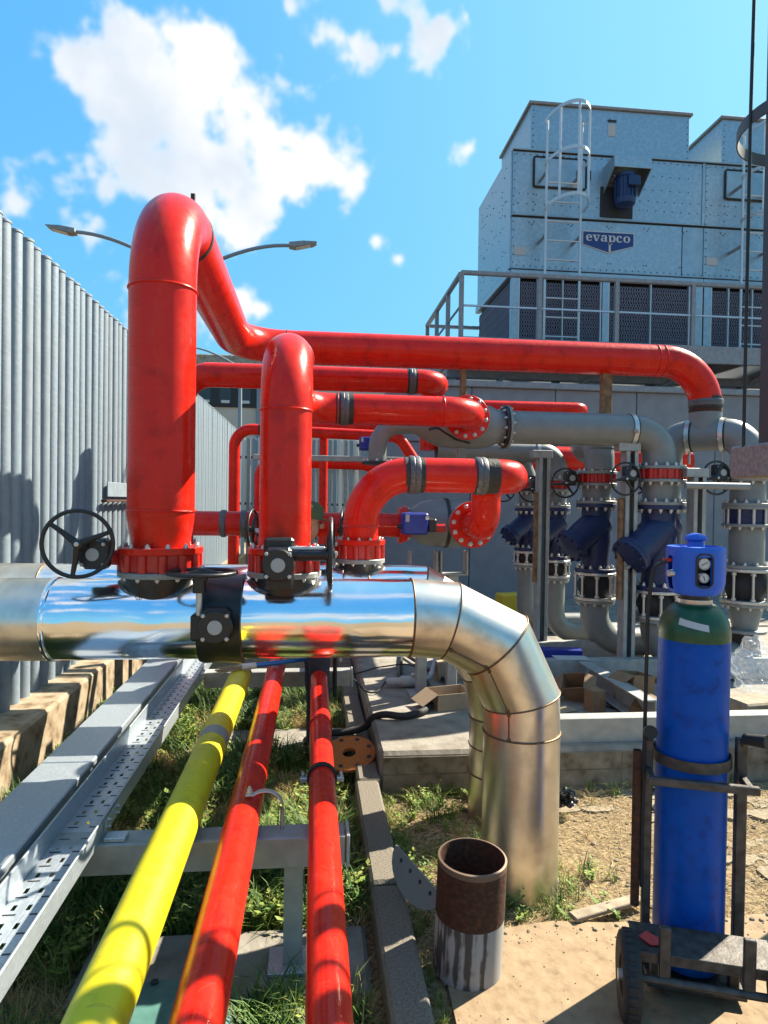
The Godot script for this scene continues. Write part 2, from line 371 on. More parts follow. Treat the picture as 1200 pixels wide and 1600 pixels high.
	M.wood_grey = tri_tex(mat(Color.WHITE, 0.85), ramp_tex(n1, [[0.0, L(0.210, 0.165, 0.112)], [1.0, L(0.390, 0.330, 0.240)]]), 2.0, nn2, 0.3)
	M.card = tri_tex(mat(Color.WHITE, 0.85), ramp_tex(n1, [[0.0, L(0.224, 0.124, 0.060)], [1.0, L(0.320, 0.196, 0.104)]]), 2.0, nn2, 0.1)
	M.card_light = tri_tex(mat(Color.WHITE, 0.85), ramp_tex(n1, [[0.0, L(0.359, 0.257, 0.156)], [1.0, L(0.437, 0.335, 0.218)]]), 2.0)
	M.white = mat(L(0.629, 0.629, 0.612), 0.6)
	M.paper = mat(L(0.528, 0.528, 0.512), 0.8)
	M.yellow_box = mat(L(0.70, 0.48, 0.01), 0.5)
	M.building = tri_tex(mat(Color.WHITE, 0.85), ramp_tex(n1, [[0.0, L(0.558, 0.504, 0.414)], [1.0, L(0.630, 0.576, 0.486)]]), 0.2, nn2, 0.1)
	M.glass_dark = mat(L(0.03, 0.035, 0.04), 0.15)
	M.frame_dark = mat(L(0.008, 0.009, 0.01), 0.5)
	M.teal = tri_tex(mat(Color.WHITE, 0.55), ramp_tex(n1, [[0.0, L(0.05, 0.15, 0.13)], [1.0, L(0.10, 0.24, 0.21)]]), 2.0)
	M.logo_blue = mat(L(0.006, 0.035, 0.20), 0.4)
	M.motor = mat(L(0.005, 0.028, 0.12), 0.45)
	M.bag = mat(L(0.006, 0.006, 0.007), 0.3)
	M.skin = mat(L(0.5, 0.28, 0.18), 0.6)
	M.cap_green = mat(L(0.07, 0.12, 0.05), 0.9)
	M.shirt = mat(L(0.16, 0.15, 0.32), 0.9)
	M.trouser = mat(L(0.03, 0.035, 0.06), 0.9)
	M.pinkish = tri_tex(mat(Color.WHITE, 0.6, 0.1), ramp_tex(n2, [[0.0, L(0.162, 0.133, 0.120)], [0.5, L(0.255, 0.237, 0.225)], [1.0, L(0.306, 0.314, 0.294)]]), 1.5, nn2, 0.2)
	M.foil = mat(Color(0.85, 0.88, 0.92, 0.09), 0.2); M.foil.transparency = BaseMaterial3D.TRANSPARENCY_ALPHA; M.foil.cull_mode = BaseMaterial3D.CULL_DISABLED
	M.leaf = mat(Color.WHITE, 0.65); M.leaf.vertex_color_use_as_albedo = true; M.leaf.cull_mode = BaseMaterial3D.CULL_DISABLED
	M.leaf.backlight_enabled = true; M.leaf.backlight = Color(0.25, 0.35, 0.08)
	M.straw = mat(Color.WHITE, 0.9); M.straw.vertex_color_use_as_albedo = true; M.straw.cull_mode = BaseMaterial3D.CULL_DISABLED
	# lime-washed lower half of the pipe offcut: streaks of white paint run down the rusty steel
	var st := Image.create(256, 256, false, Image.FORMAT_RGB8)
	var fa := FastNoiseLite.new(); fa.seed = 8; fa.frequency = 0.045; fa.fractal_octaves = 4
	for y in 256:
		for x in 256:
			var a := TAU * x / 256.0
			var k := fa.get_noise_3d(cos(a) * 75.0, sin(a) * 75.0, y * 0.10) + fa.get_noise_3d(cos(a) * 30.0, sin(a) * 30.0, y * 0.55 + 90.0) * 0.55
			var w := smoothstep(-0.16, 0.14, k)
			st.set_pixel(x, y, L(0.085, 0.07, 0.06).lerp(L(0.40, 0.385, 0.35), w))
	M.streak = mat(Color.WHITE, 0.85); M.streak.albedo_texture = ImageTexture.create_from_image(st)

# ---------------------------------------------------------------- sky: air and fair-weather clouds
const CLOUDS := [[-19.2,30.1,1.5],[-16.5,30.9,2.3],[-13.7,31.9,2.3],[-10.3,33.3,2.0],[-8.3,32.9,1.2],[-17.0,29.3,2.0],[-13.7,29.5,3.2],[-9.8,30.5,3.3],[-6.7,30.1,2.0],[-14.9,28.2,2.1],[-12.2,27.0,2.7],[-8.7,27.1,3.5],[-5.7,27.6,2.3],[-3.8,26.9,1.8],[-0.8,27.7,2.1],[1.8,25.8,2.0],[3.5,25.3,1.3],[-1.1,25.5,2.0],[-5.1,24.5,2.6],[-7.7,24.2,2.8],[-10.2,24.8,2.2],[-15.1,25.1,2.0],[-17.4,25.0,1.5],[-13.2,24.2,1.9],[-19.0,22.7,1.5],[-16.7,22.6,1.2],[-7.6,22.0,2.7],[-4.6,22.3,1.6],[-5.8,20.7,1.6],[-17.8,20.2,1.3],[-23.1,22.5,1.0],[-23.0,20.4,0.9],[0.3,34.4,1.3],[2.2,33.6,1.3],[4.5,33.2,1.0],[6.1,33.5,0.9],[8.8,33.9,1.3],[9.9,32.6,1.4],[10.3,34.6,1.1],[8.9,35.2,1.2],[5.4,36.3,1.1],[7.5,36.2,1.3],[11.6,27.8,0.9],[13.0,27.6,0.7],[-15.0,14.3,1.8],[-6.1,15.9,1.4],[-4.4,15.4,0.8],[-8.6,13.9,3.0],[5.1,21.0,0.6],[6.9,19.7,0.5],[34.7,27.0,1.0],[-2.6,35.8,0.6]]
const SUN_EL := 42.0
const SUN_AZ := 29.0      # degrees behind +X
func sun_dir() -> Vector3:
	var e := deg_to_rad(SUN_EL); var a := deg_to_rad(SUN_AZ)
	return Vector3(cos(e) * cos(a), sin(e), -cos(e) * sin(a))

func make_sky() -> Sky:
	var W := 2048; var H := 1024
	var f := FastNoiseLite.new(); f.seed = 3; f.frequency = 0.055; f.fractal_octaves = 6; f.fractal_gain = 0.58
	var g := FastNoiseLite.new(); g.seed = 19; g.frequency = 0.016; g.fractal_octaves = 3
	var data := PackedFloat32Array(); data.resize(W * H * 3)
	var s := sun_dir()
	for y in H:
		var el := PI * (0.5 - (y + 0.5) / H)
		var eld := rad_to_deg(el)
		var ce := cos(el); var se := sin(el)
		for x in W:
			var i := (y * W + x) * 3
			var az := wrapf(TAU * (x + 0.5) / W, -PI, PI)
			var d := Vector3(sin(az) * ce, se, -cos(az) * ce)
			if eld < -1.0:
				data[i] = 0.12; data[i + 1] = 0.10; data[i + 2] = 0.08
				continue
			var h := clampf(se, 0.0, 1.0)
			var k := pow(1.0 - h, 2.2)
			var sc := maxf(d.dot(s), 0.0)
			var col := Vector3(0.0255, 0.1302, 0.2957).lerp(Vector3(0.0845, 0.2358, 0.3168), k)
			col += Vector3(0.0915, 0.1338, 0.0598) * pow(sc, 3.0)
			col += Vector3(0.4224, 0.3872, 0.3168) * pow(sc, 60.0)
			# clouds
			var azd := rad_to_deg(az)
			var p := d * 100.0
			var dens := 0.0
			var near := azd > -32.0 and azd < 40.0 and eld > 4.0 and eld < 42.0
			if near:
				var sum := 0.0
				for b in CLOUDS:
					var dx: float = (azd - b[0]) * ce; var dy: float = eld - b[1]
					var q: float = (dx * dx + dy * dy) / (b[2] * b[2])
					if q < 5.0: sum += exp(-q * 1.15)
				if sum > 0.03:
					var nz := f.get_noise_3dv(p * 2.2) + 0.6 * f.get_noise_3dv(p * 5.0 + Vector3(9, 9, 9))
					dens = smoothstep(0.28, 1.10, minf(sum, 1.7) * 0.72 + nz * 0.90)
			else:
				var lo := g.get_noise_3dv(p * Vector3(1, 2.0, 1))
				if lo > 0.0: dens = smoothstep(0.20, 0.44, lo + f.get_noise_3dv(p * 1.4) * 0.35) * smoothstep(3.0, 10.0, eld)
			if dens > 0.0:
				var sh := f.get_noise_3dv(p * 0.45 + Vector3(40, 0, 7)) * 0.5 + 0.5
				var w := Vector3(0.3309, 0.3309, 0.3344).lerp(Vector3(0.2112, 0.2429, 0.2816), smoothstep(0.30, 0.66, sh) * dens * dens * 0.9)
				col = col.lerp(w, dens)
			data[i] = col.x; data[i + 1] = col.y; data[i + 2] = col.z
	var img := Image.create_from_data(W, H, false, Image.FORMAT_RGBF, data.to_byte_array())
	var pm := PanoramaSkyMaterial.new(); pm.panorama = ImageTexture.create_from_image(img); pm.filter = true
	var sk := Sky.new(); sk.sky_material = pm
	return sk

func setup_view():
	var cam := Camera3D.new(); cam.name = "camera"; add_child(cam)
	cam.position = Vector3(0, 1.6, 0)
	cam.rotation_degrees = Vector3(-0.92, -5.98, 0.8)
	cam.fov = 74.61; cam.near = 0.05; cam.far = 400.0; cam.current = true
	var e := Environment.new()
	e.background_mode = Environment.BG_SKY; e.sky = make_sky()
	e.background_energy_multiplier = 1.0
	e.tonemap_mode = Environment.TONE_MAPPER_LINEAR; e.tonemap_exposure = 3.3
	e.sdfgi_enabled = true; e.ssao_enabled = true; e.ssil_enabled = true
	var we := WorldEnvironment.new(); we.name = "environment"; we.environment = e; add_child(we)
	var sun := DirectionalLight3D.new(); sun.name = "sun"; add_child(sun)
	sun.light_energy = 1.6; sun.light_color = Color(1.0, 0.955, 0.87); sun.light_angular_distance = 0.5; sun.shadow_enabled = true
	sun.look_at_from_position(sun_dir() * 50.0, Vector3.ZERO, Vector3.UP)

# ---------------------------------------------------------------- setting
var hn := FastNoiseLite.new()
func ground_h(x: float, z: float) -> float:
	var h := hn.get_noise_2d(x * 3.0, z * 3.0) * 0.02 + hn.get_noise_2d(x * 14.0, z * 14.0) * 0.008 - 0.02
	if x < 0.24: h -= 0.02
	return h
func build_ground():
	hn.seed = 4; hn.frequency = 0.35; hn.fractal_octaves = 3
	var b := MB.new()
	# fine sheet close by, one broad ring of big faces beyond
	var x0 := -3.0; var x1 := 6.0; var z0 := -9.0; var z1 := 1.0; var s := 0.1
	var nx := int((x1 - x0) / s); var nz := int((z1 - z0) / s)
	var hs := []
	for i in nx + 1:
		var row := PackedFloat32Array()
		for j in nz + 1:
			var edge := i == 0 or j == 0 or i == nx or j == nz
			row.append(-0.02 if edge else ground_h(x0 + i * s, z0 + j * s))
		hs.append(row)
	for i in nx:
		for j in nz:
			var P := []; var N := []
			for k in [[0, 0], [1, 0], [1, 1], [0, 1]]:
				var a: int = i + k[0]; var c: int = j + k[1]
				P.append(Vector3(x0 + a * s, hs[a][c], z0 + c * s))
				var a0 := maxi(a - 1, 0); var a1 := mini(a + 1, nx); var c0 := maxi(c - 1, 0); var c1 := mini(c + 1, nz)
				N.append(Vector3(-(hs[a1][c] - hs[a0][c]) / (2 * s), 1, -(hs[a][c1] - hs[a][c0]) / (2 * s)).normalized())
			b.tri(P[0], P[1], P[2], N[0], N[1], N[2]); b.tri(P[0], P[2], P[3], N[0], N[2], N[3])
	var G := 150.0; var y := -0.02; var U := Vector3.UP
	b.quad(Vector3(-G, y, -G), Vector3(G, y, -G), Vector3(G, y, z0), Vector3(-G, y, z0), U)
	b.quad(Vector3(-G, y, z1), Vector3(G, y, z1), Vector3(G, y, G), Vector3(-G, y, G), U)
	b.quad(Vector3(-G, y, z0), Vector3(x0, y, z0), Vector3(x0, y, z1), Vector3(-G, y, z1), U)
	b.quad(Vector3(x1, y, z0), Vector3(G, y, z0), Vector3(G, y, z1), Vector3(x1, y, z1), U)
	struct("ground", b, M.soil)
	# tan slab in front with a slightly broken edge
	var poly := PackedVector2Array([Vector2(0.44, 1.6)])
	var r := RandomNumberGenerator.new(); r.seed = 5
	for k in 5: poly.append(Vector2(0.44 + r.randf_range(-0.01, 0.02), 1.0 - k * 0.75))
	poly.append(Vector2(0.47, -2.40))
	for k in 18: poly.append(Vector2(0.5 + k * 0.2 + 0.03, -2.46 + 0.012 * k * 0.4 + r.randf_range(-0.022, 0.022)))
	poly.append(Vector2(4.4, -2.35)); poly.append(Vector2(4.4, 1.6))
	b = MB.new(); b.extrude(poly, 0.10)
	struct("slab", b, M.slab, Transform3D(Basis(Vector3(1, 0, 0), Vector3(0, 0, 1), Vector3(0, -1, 0)), Vector3(0, -0.05, 0)))
	# raised concrete pad with the machinery
	b = MB.new(); b.box(Vector3(5.2, 0.06, -7.05), Vector3(9.64, 0.32, 6.8), 0.02)
	var pad := struct("concrete_pad", b, M.pad)
	for k in 7:
		for row in 2:
			part(pad, "form_board_face", m_box(Vector3(1.37 + 0.004 * (k % 2), 0.098, 0.012), 0.003), M.kerb_face, at(Vector3(1.08 + k * 1.375, 0.045 + row * 0.10, -3.652 + 0.003 * ((k + row) % 2))))
	# kerb: laid in lengths, open joints
	var z := -1.0; var kerb: MeshInstance3D = null
	var i := 0
	while z > -7.5:
		var l := 0.98 if i % 3 else 0.62
		var bb := m_box(Vector3(0.125, 0.22, l - 0.012), 0.012)
		var o := at(Vector3(0.305 - 0.006 * (z + 2.0) * 0.4 + r.randf_range(-0.006, 0.006), -0.005 + r.randf_range(-0.006, 0.006), z - l * 0.5), Basis.from_euler(Vector3(r.randf_range(-0.008, 0.008), r.randf_range(-0.012, 0.012), r.randf_range(-0.02, 0.02))))
		if kerb == null: kerb = struct("kerb", bb, M.kerb, o)
		else: part(kerb, "kerbstone", bb, M.kerb, kerb.transform.affine_inverse() * o)
		z -= l; i += 1

func build_fence():
	# low concrete wall under the tube fence
	var w := thing("low_wall", "low weathered tan concrete wall along the foot of the tall tube fence", "wall", Vector3(-1.9, 0, -9.0))
	var z := -1.2; var i := 0
	while z > -17.0:
		var l := 1.9
		part(w, "wall_section", m_box(Vector3(0.62, 0.45, l - 0.008), 0.018), M.wall_conc, at(Vector3((0.003 if i % 2 else -0.003), 0.085, z - l * 0.5 + 9.0)))
		z -= l; i += 1
	var f := thing("tube_fence", "tall fence of close set round galvanised tubes on the left side", "fence", Vector3(-1.86, 0.3, -9.0))
	var pm := MB.new()
	pm.lathe([[0, 0], [0.051, 0], [0.051, 2.915], [0.055, 2.917], [0.055, 2.93], [0.046, 2.936], [0, 2.938]], 20)
	var mesh := pm.mesh()
	var r := RandomNumberGenerator.new(); r.seed = 9
	z = -2.2
	while z > -16.0:
		var o := part(f, "tube", mesh, M.fence if r.randf() < 0.6 else M.fence_b, at(Vector3(r.randf_range(-0.004, 0.004), 0.0, z + 9.0), Basis.from_euler(Vector3(r.randf_range(-0.003, 0.003), r.randf() * TAU, r.randf_range(-0.003, 0.003)))))
		o.scale = Vector3(1, 1.0 + r.randf_range(-0.002, 0.002), 1)
		z -= 0.1455
	for h in [0.75, 2.2]: part(f, "rail", m_box(Vector3(0.05, 0.08, 14.0), 0.006), M.galv, at(Vector3(-0.085, h, 0.0)))
	var g := thing("tube_fence", "far fence of grey and white upright slats across the yard end", "fence", Vector3(0.5, 0.0, -16.2))
	var sm := m_box(Vector3(0.085, 3.05, 0.05), 0.006).mesh()
	var x := -2.3
	var k := 0
	while x < 2.2:
		part(g, "slat", sm, [M.fence, M.white, M.rail][k % 3], at(Vector3(x, 1.53, 0.03 * (k % 2))))
		x += 0.128; k += 1
	for h in [0.7, 1.5, 2.6]: part(g, "rail", m_box(Vector3(4.7, 0.06, 0.05), 0.006), M.frame_dark, at(Vector3(0, h, -0.06)))
	var br := thing("fence_bracket", "white painted steel plate bolted across tubes of the left fence", "bracket", Vector3(-1.775, 1.67, -6.45))
	part(br, "plate", m_box(Vector3(0.012, 0.13, 1.05), 0.003), M.fence_b, at(Vector3(0, 0, -0.1)))
	part(br, "angle", m_box(Vector3(0.05, 0.02, 1.17), 0.003), M.rust, at(Vector3(0.02, -0.1, 0)))

func build_far():
	var b := thing("office_building", "long beige building far behind with a dark band of windows", "building", Vector3(0, 0, -30.0))
	part(b, "wall", m_box(Vector3(26, 7.4, 8), 0.02), M.building, at(Vector3(1.0, 3.7, -4.0)))
	part(b, "roof", m_box(Vector3(26.6, 0.45, 8.6), 0.05), M.concrete, at(Vector3(1.0, 7.62, -4.0)))
	part(b, "band", m_box(Vector3(8.0, 1.02, 0.08), 0.01), M.frame_dark, at(Vector3(-5.4, 6.12, 0.03)))
	for i in 8:
		var p := part(b, "window", m_box(Vector3(0.5, 0.72, 0.05), 0.01), M.glass_dark, at(Vector3(-8.2 + i * 0.86, 6.14, 0.07)))
		part(p, "sill", m_box(Vector3(0.36, 0.13, 0.03), 0.01), M.white, at(Vector3(0.02, -0.30, 0.03)))
	for i in 12: part(b, "panel_joint", m_box(Vector3(0.03, 5.4, 0.02), 0.004), M.rail, at(Vector3(-10 + i * 1.9, 2.75, 0.005)))
	part(b, "downpipe", m_box(Vector3(0.24, 7.3, 0.16), 0.03), M.fence, at(Vector3(-2.42, 3.65, 0.1)))
	part(b, "wing", m_box(Vector3(8, 2.5, 0.2), 0.02), M.building, at(Vector3(3.0, 4.2, 0.4)))
	street_lamp(Vector3(-2.28, 0, -12.0), 5.55, true, "double armed grey street lamp rising behind the tall red riser")
	street_lamp(Vector3(-2.61, 0, -24.0), 6.3, false, "thin single armed street lamp far behind by the beige building")
func street_lamp(p: Vector3, h: float, both: bool, label: String):
	var o := thing("street_lamp", label, "street lamp", p, 0.0, "street lamps beyond the fence")
	part(o, "pole", m_lathe([[0.09, 0], [0.085, 0.6], [0.06, h], [0, h]], 16), M.fence)
	for s in ([-1.0, 1.0] if both else [-1.0]):
		var arm := PackedVector3Array()
		var reach := 1.85
		for k in 13:
			var u := k / 12.0
			arm.append(Vector3(s * reach * u, h - 0.1 + 0.66 * sin(u * PI * 0.5), 0))
		if s > 0:
			for k in 13: arm[k].y -= 0.04 * k / 12.0
		part(o, "arm", m_tube(arm, 0.033, 10), M.fence)
		var hd := MB.new()
		hd.extrude(PackedVector2Array([Vector2(-0.06, -0.02), Vector2(0.04, -0.05), Vector2(0.36, -0.02), Vector2(0.43, 0.012), Vector2(0.2, 0.04), Vector2(-0.05, 0.035)]), 0.2)
		var hp := part(o, "lamp_head", hd, M.rail, at(arm[12], Basis(Vector3.UP, 0.0 if s > 0 else PI) * Basis(Vector3.BACK, 0.12)))
		part(hp, "lens", m_box(Vector3(0.26, 0.012, 0.15), 0.003), M.white, at(Vector3(0.19, -0.043, 0), Basis(Vector3.BACK, 0.12)))

# ---------------------------------------------------------------- cooling towers and their platform
func build_grey_building():
	var b := thing("plant_building", "low grey panelled plant building below the cooling towers", "building", Vector3(1.0, 0, -9.5))
	part(b, "core", m_box(Vector3(11.0, 3.2, 5.0), 0.01), M.rail, at(Vector3(5.6, 1.6, -2.56)))
	var x := 0.0; var k := 0
	while x < 11.0:
		for row in 2:
			var hh := 2.45 if row == 0 else 0.8
			var yy := 1.225 if row == 0 else 2.86
			part(b, "panel", m_box(Vector3(1.23, hh - 0.012, 0.05), 0.006), M.wall_grey, at(Vector3(x + 0.62, yy, -0.03 + 0.002 * (k % 2))))
		x += 1.242; k += 1
	part(b, "coping", m_box(Vector3(11.3, 0.09, 0.3), 0.01), M.rail, at(Vector3(5.6, 3.3, -0.1)))
	for i in 3: part(b, "side_panel", m_box(Vector3(0.05, 3.2, 1.62), 0.006), M.wall_grey, at(Vector3(0.05, 1.6, -0.9 - i * 1.64)))

func build_platform():
	var p := thing("steel_platform", "grey steel platform with a pipe railing in front of the cooling towers", "platform", Vector3(2.1, 3.78, -9.8))
	part(p, "fascia", m_box(Vector3(9.0, 0.27, 0.06), 0.008), M.rail, at(Vector3(4.5, 0.135, 0)))
	part(p, "fascia", m_box(Vector3(0.06, 0.27, 3.2), 0.008), M.rail, at(Vector3(0.0, 0.135, -1.63)))
	part(p, "deck", m_box(Vector3(9.0, 0.04, 3.6), 0.004), M.galv, at(Vector3(4.53, 0.23, -1.85)))
	for i in 7: part(p, "joist", m_box(Vector3(0.09, 0.16, 3.5), 0.01), M.rail, at(Vector3(0.4 + i * 1.4, 0.12, -1.85)))
	for i in 6:
		var d := Vector3(0.75, 0.52, 0.0).normalized()
		part(p, "brace", m_box(Vector3(0.06, 1.0, 0.06), 0.006), M.rail, along(Vector3(0.9 + i * 1.4, -0.18, -0.9), d))
		part(p, "leg", m_box(Vector3(0.12, 0.6, 0.12), 0.01), M.rail, at(Vector3(0.3 + i * 1.7, -0.26, -1.4)))
	part(p, "beam", m_box(Vector3(9.0, 0.14, 0.12), 0.01), M.rail, at(Vector3(4.5, -0.10, -0.95)))
	# railing
	var hs := 1.20
	for x in [0.03, 1.22, 2.42, 3.64, 4.86, 6.08, 7.3]: part(p, "rail_post", m_box(Vector3(0.065, hs - 0.26, 0.065), 0.006), M.rail, at(Vector3(x, 0.27 + (hs - 0.27) * 0.5, 0.0)))
	for z in [-1.0, -2.0, -3.0]: part(p, "rail_post", m_box(Vector3(0.065, hs - 0.26, 0.065), 0.006), M.rail, at(Vector3(0.03, 0.27 + (hs - 0.27) * 0.5, z)))
	part(p, "top_rail", m_box(Vector3(8.9, 0.06, 0.07), 0.008), M.rail, at(Vector3(4.47, hs + 0.01, 0)))
	part(p, "top_rail", m_box(Vector3(0.07, 0.06, 3.0), 0.008), M.rail, at(Vector3(0.03, hs + 0.01, -1.55)))
	part(p, "mid_rail", m_box(Vector3(8.9, 0.028, 0.03), 0.004), M.galv, at(Vector3(4.47, 0.73, 0.0)))
	part(p, "mid_rail", m_box(Vector3(0.03, 0.028, 3.0), 0.004), M.rail, at(Vector3(0.03, 0.73, -1.55)))
	part(p, "top_rail", m_box(Vector3(1.0, 0.06, 0.07), 0.008), M.rail, at(Vector3(0.55, hs + 0.01, -3.06)))

func lattice(w: float, h: float) -> MB:      # drift-eliminator mesh: wavy upright blades in two crossing layers
	var b := MB.new()
	var n := int(w / 0.042)
	for i in n:
		for s in 2:
			var x := -w * 0.5 + (i + 0.5) * w / n
			var st := 14
			for k in st:
				var y0 := -h * 0.5 + h * k / st; var y1 := -h * 0.5 + h * (k + 1) / st
				var o0 := 0.017 * (1 if (k + s) % 2 else -1); var o1 := -o0
				var z := 0.012 * s
				var p0 := Vector3(x + o0, y0, z); var p1 := Vector3(x + o1, y1, z)
				var sd := Vector3(0.007, 0, 0.0)
				b.quad(p0 - sd, p0 + sd, p1 + sd, p1 - sd, Vector3(0, 0, 1))
				b.quad(p0 + sd, p0 + sd - Vector3(0, 0, 0.03), p1 + sd - Vector3(0, 0, 0.03), p1 + sd, Vector3(1, 0, 0))
	return b

func build_tower(x0: float, label: String):
	# local origin: front left foot of the casing
	var tw := thing("cooling_tower", label, "cooling tower", Vector3(x0, 4.06, -10.8), 0.0, "galvanised cooling towers on the platform")
	var W := 3.325; var D := 2.2
	var yb := 1.38; var ym := 2.25; var yt := 3.31
	# upper casing in sheets
	part(tw, "casing", m_box(Vector3(W - 0.06, yt - yb, D - 0.06), 0.01), M.tower_b, at(Vector3(W * 0.5, (yb + yt) * 0.5, -D * 0.5)))
	var seams := [0.0, 2.95, W]
	for i in 2:
		var a: float = seams[i]; var c: float = seams[i + 1]
		part(tw, "panel", m_box(Vector3(c - a - 0.014, ym - yb - 0.03, 0.03), 0.005), [M.tower, M.tower_b][i], at(Vector3((a + c) * 0.5, (ym + yb) * 0.5 - 0.01, -0.012)))
	part(tw, "panel", m_box(Vector3(W - 0.02, yt - ym - 0.03, 0.03), 0.005), M.tower, at(Vector3(W * 0.5, (ym + yt) * 0.5, -0.01)))
	part(tw, "corner_strip", m_box(Vector3(0.05, yt - ym - 0.03, 0.02), 0.004), M.tower_b, at(Vector3(W - 0.02, (ym + yt) * 0.5, 0.012)))
	part(tw, "side_panel", m_box(Vector3(0.03, yt - yb - 0.02, D - 0.03), 0.005), M.tower, at(Vector3(-0.004, (yb + yt) * 0.5, -D * 0.5)))
	for y in [yb, ym, yt]:
		part(tw, "flange_strip", m_box(Vector3(W, 0.022, 0.05), 0.005), M.tower_b, at(Vector3(W * 0.5, y + 0.006, 0.014)))
		part(tw, "seal_strip", m_box(Vector3(W - 0.004, 0.010, 0.03), 0.002), M.seal, at(Vector3(W * 0.5, y - 0.012, 0.012)))
	# fan cowl
	part(tw, "fan_cowl", m_box(Vector3(2.75, 0.76, 1.75), 0.01), M.tower, at(Vector3(0.31 + 1.375, yt + 0.40, -0.03 - 0.875)))
	part(tw, "cowl_rim", m_box(Vector3(2.83, 0.045, 1.83), 0.006), M.rail, at(Vector3(0.31 + 1.375, yt + 0.80, -0.03 - 0.875)))
	# rivets
	var rv := MB.new(); var r := RandomNumberGenerator.new(); r.seed = int(x0 * 10)
	var cone := [[0.011, 0], [0.009, 0.007], [0, 0.009]]
	var spots := []
	for k in 30:
		spots.append(Vector2(0.10 + k * 0.11, yb + 0.055))
		spots.append(Vector2(0.08 + k * 0.11, yt - 0.06))
	for k in 22:
		spots.append(Vector2(0.12 + k * 0.148, ym + 0.36)); spots.append(Vector2(0.10 + k * 0.148, ym + 0.20))
	for k in 8: spots.append(Vector2(1.95 + k * 0.155, ym + 0.78)); spots.append(Vector2(1.95 + k * 0.155, ym + 0.55))
	for k in 14:
		spots.append(Vector2(0.035, yb + 0.1 + k * 0.135)); spots.append(Vector2(0.36, ym + 0.1 + (k % 7) * 0.13))
	for k in 5:
		for j in 2: spots.append(Vector2(0.42 + k * 0.62 + j * 0.045, yb + 0.16))
		for j in 3: spots.append(Vector2(0.30 + k * 0.66 + j * 0.04, ym - 0.10 - 0.03 * (j % 2)))
	for k in 7: spots.append(Vector2(0.35, yt + 0.08 + k * 0.1)); spots.append(Vector2(3.02, yt + 0.08 + k * 0.1))
	for q in spots:
		rv.xf = along(Vector3(q.x + r.randf_range(-0.008, 0.008), q.y + r.randf_range(-0.006, 0.006), 0.004 if q.y < yt else -0.031), Vector3.BACK)
		rv.lathe(cone, 6)
	for k in 60:
		rv.xf = along(Vector3(-0.018, yb + 0.15 + r.randf() * (yt - yb - 0.3), -0.15 - r.randf() * (D - 0.3)), Vector3.LEFT)
		rv.lathe(cone, 6)
	part(tw, "rivets", rv, M.seal).set_meta("kind", "stuff")
	# access hatch with black gasket
	var hx := 0.80; var hy := ym + 0.72
	var hatch := part(tw, "hatch", m_box(Vector3(0.86, 0.46, 0.03), 0.01), M.tower_b, at(Vector3(hx, hy, 0.014)))
	var gk := MB.new()
	gk.tube(PackedVector3Array(fillet([Vector3(0, 0.245, 0), Vector3(0.445, 0.245, 0), Vector3(0.445, -0.245, 0), Vector3(-0.445, -0.245, 0), Vector3(-0.445, 0.245, 0), Vector3(-0.01, 0.245, 0)], 0.04, 5)), 0.014, 6)
	part(hatch, "gasket", gk, M.seal, at(Vector3(0, 0, 0.012)))
	for q in [0.30, 0.50]: part(hatch, "handle", m_box(Vector3(0.035, 0.16, 0.04), 0.008), M.seal, at(Vector3(q, -0.02, 0.03)))
	part(hatch, "notice", m_box(Vector3(0.12, 0.12, 0.006), 0.001), M.paper, at(Vector3(0.27, -0.17, 0.02)))
	# motor recess, hood and blue fan motor
	var mx := 1.80
	part(tw, "recess", m_box(Vector3(0.56, 0.50, 0.03), 0.006), M.seal, at(Vector3(mx - 0.02, ym + 0.30, 0.012)))
	part(tw, "hood_front", m_box(Vector3(0.62, 0.17, 0.02), 0.004), M.tower, at(Vector3(mx + 0.06, ym + 0.77, 0.42)))
	part(tw, "hood_top", m_box(Vector3(0.62, 0.02, 0.42), 0.004), M.tower, at(Vector3(mx + 0.06, ym + 0.865, 0.21)))
	for s in [-1, 1]:
		var hd := MB.new()
		hd.extrude(PackedVector2Array([Vector2(0.0, 0.86), Vector2(0.42, 0.86), Vector2(0.42, 0.69), Vector2(0.0, 0.42)]), 0.012)
		part(tw, "hood_side", hd, M.tower, at(Vector3(mx + 0.06 + s * 0.31, ym, 0.0), Basis(Vector3.UP, -PI / 2)))
	var mo := part(tw, "fan_motor", m_lathe([[0, 0], [0.10, 0.01], [0.155, 0.05], [0.165, 0.10], [0.165, 0.14], [0.15, 0.15], [0.15, 0.46], [0.165, 0.47], [0.165, 0.52], [0.05, 0.53], [0, 0.6]], 24), M.motor, at(Vector3(mx + 0.02, ym + 0.12, 0.24)))
	for k in 14:
		var a := TAU * k / 14
		part(mo, "cooling_fin", m_box(Vector3(0.012, 0.3, 0.03), 0.002), M.motor, at(Vector3(cos(a) * 0.155, 0.3, sin(a) * 0.155), Basis(Vector3.UP, PI / 2 - a)))
	part(mo, "terminal_box", m_box(Vector3(0.2, 0.16, 0.1), 0.012), M.motor, at(Vector3(0.06, 0.36, 0.17)))
	part(tw, "motor_bracket", m_box(Vector3(0.30, 0.04, 0.2), 0.006), M.galv, at(Vector3(mx - 0.02, ym + 0.64, 0.12)))
	# lower air inlets
	part(tw, "basin_wall", m_box(Vector3(W - 0.1, yb - 0.02, D - 0.3), 0.01), M.seal, at(Vector3(W * 0.5, yb * 0.5, -D * 0.5 - 0.06)))
	part(tw, "sill_beam", m_box(Vector3(W, 0.11, 0.10), 0.008), M.tower, at(Vector3(W * 0.5, yb - 0.075, -0.01)))
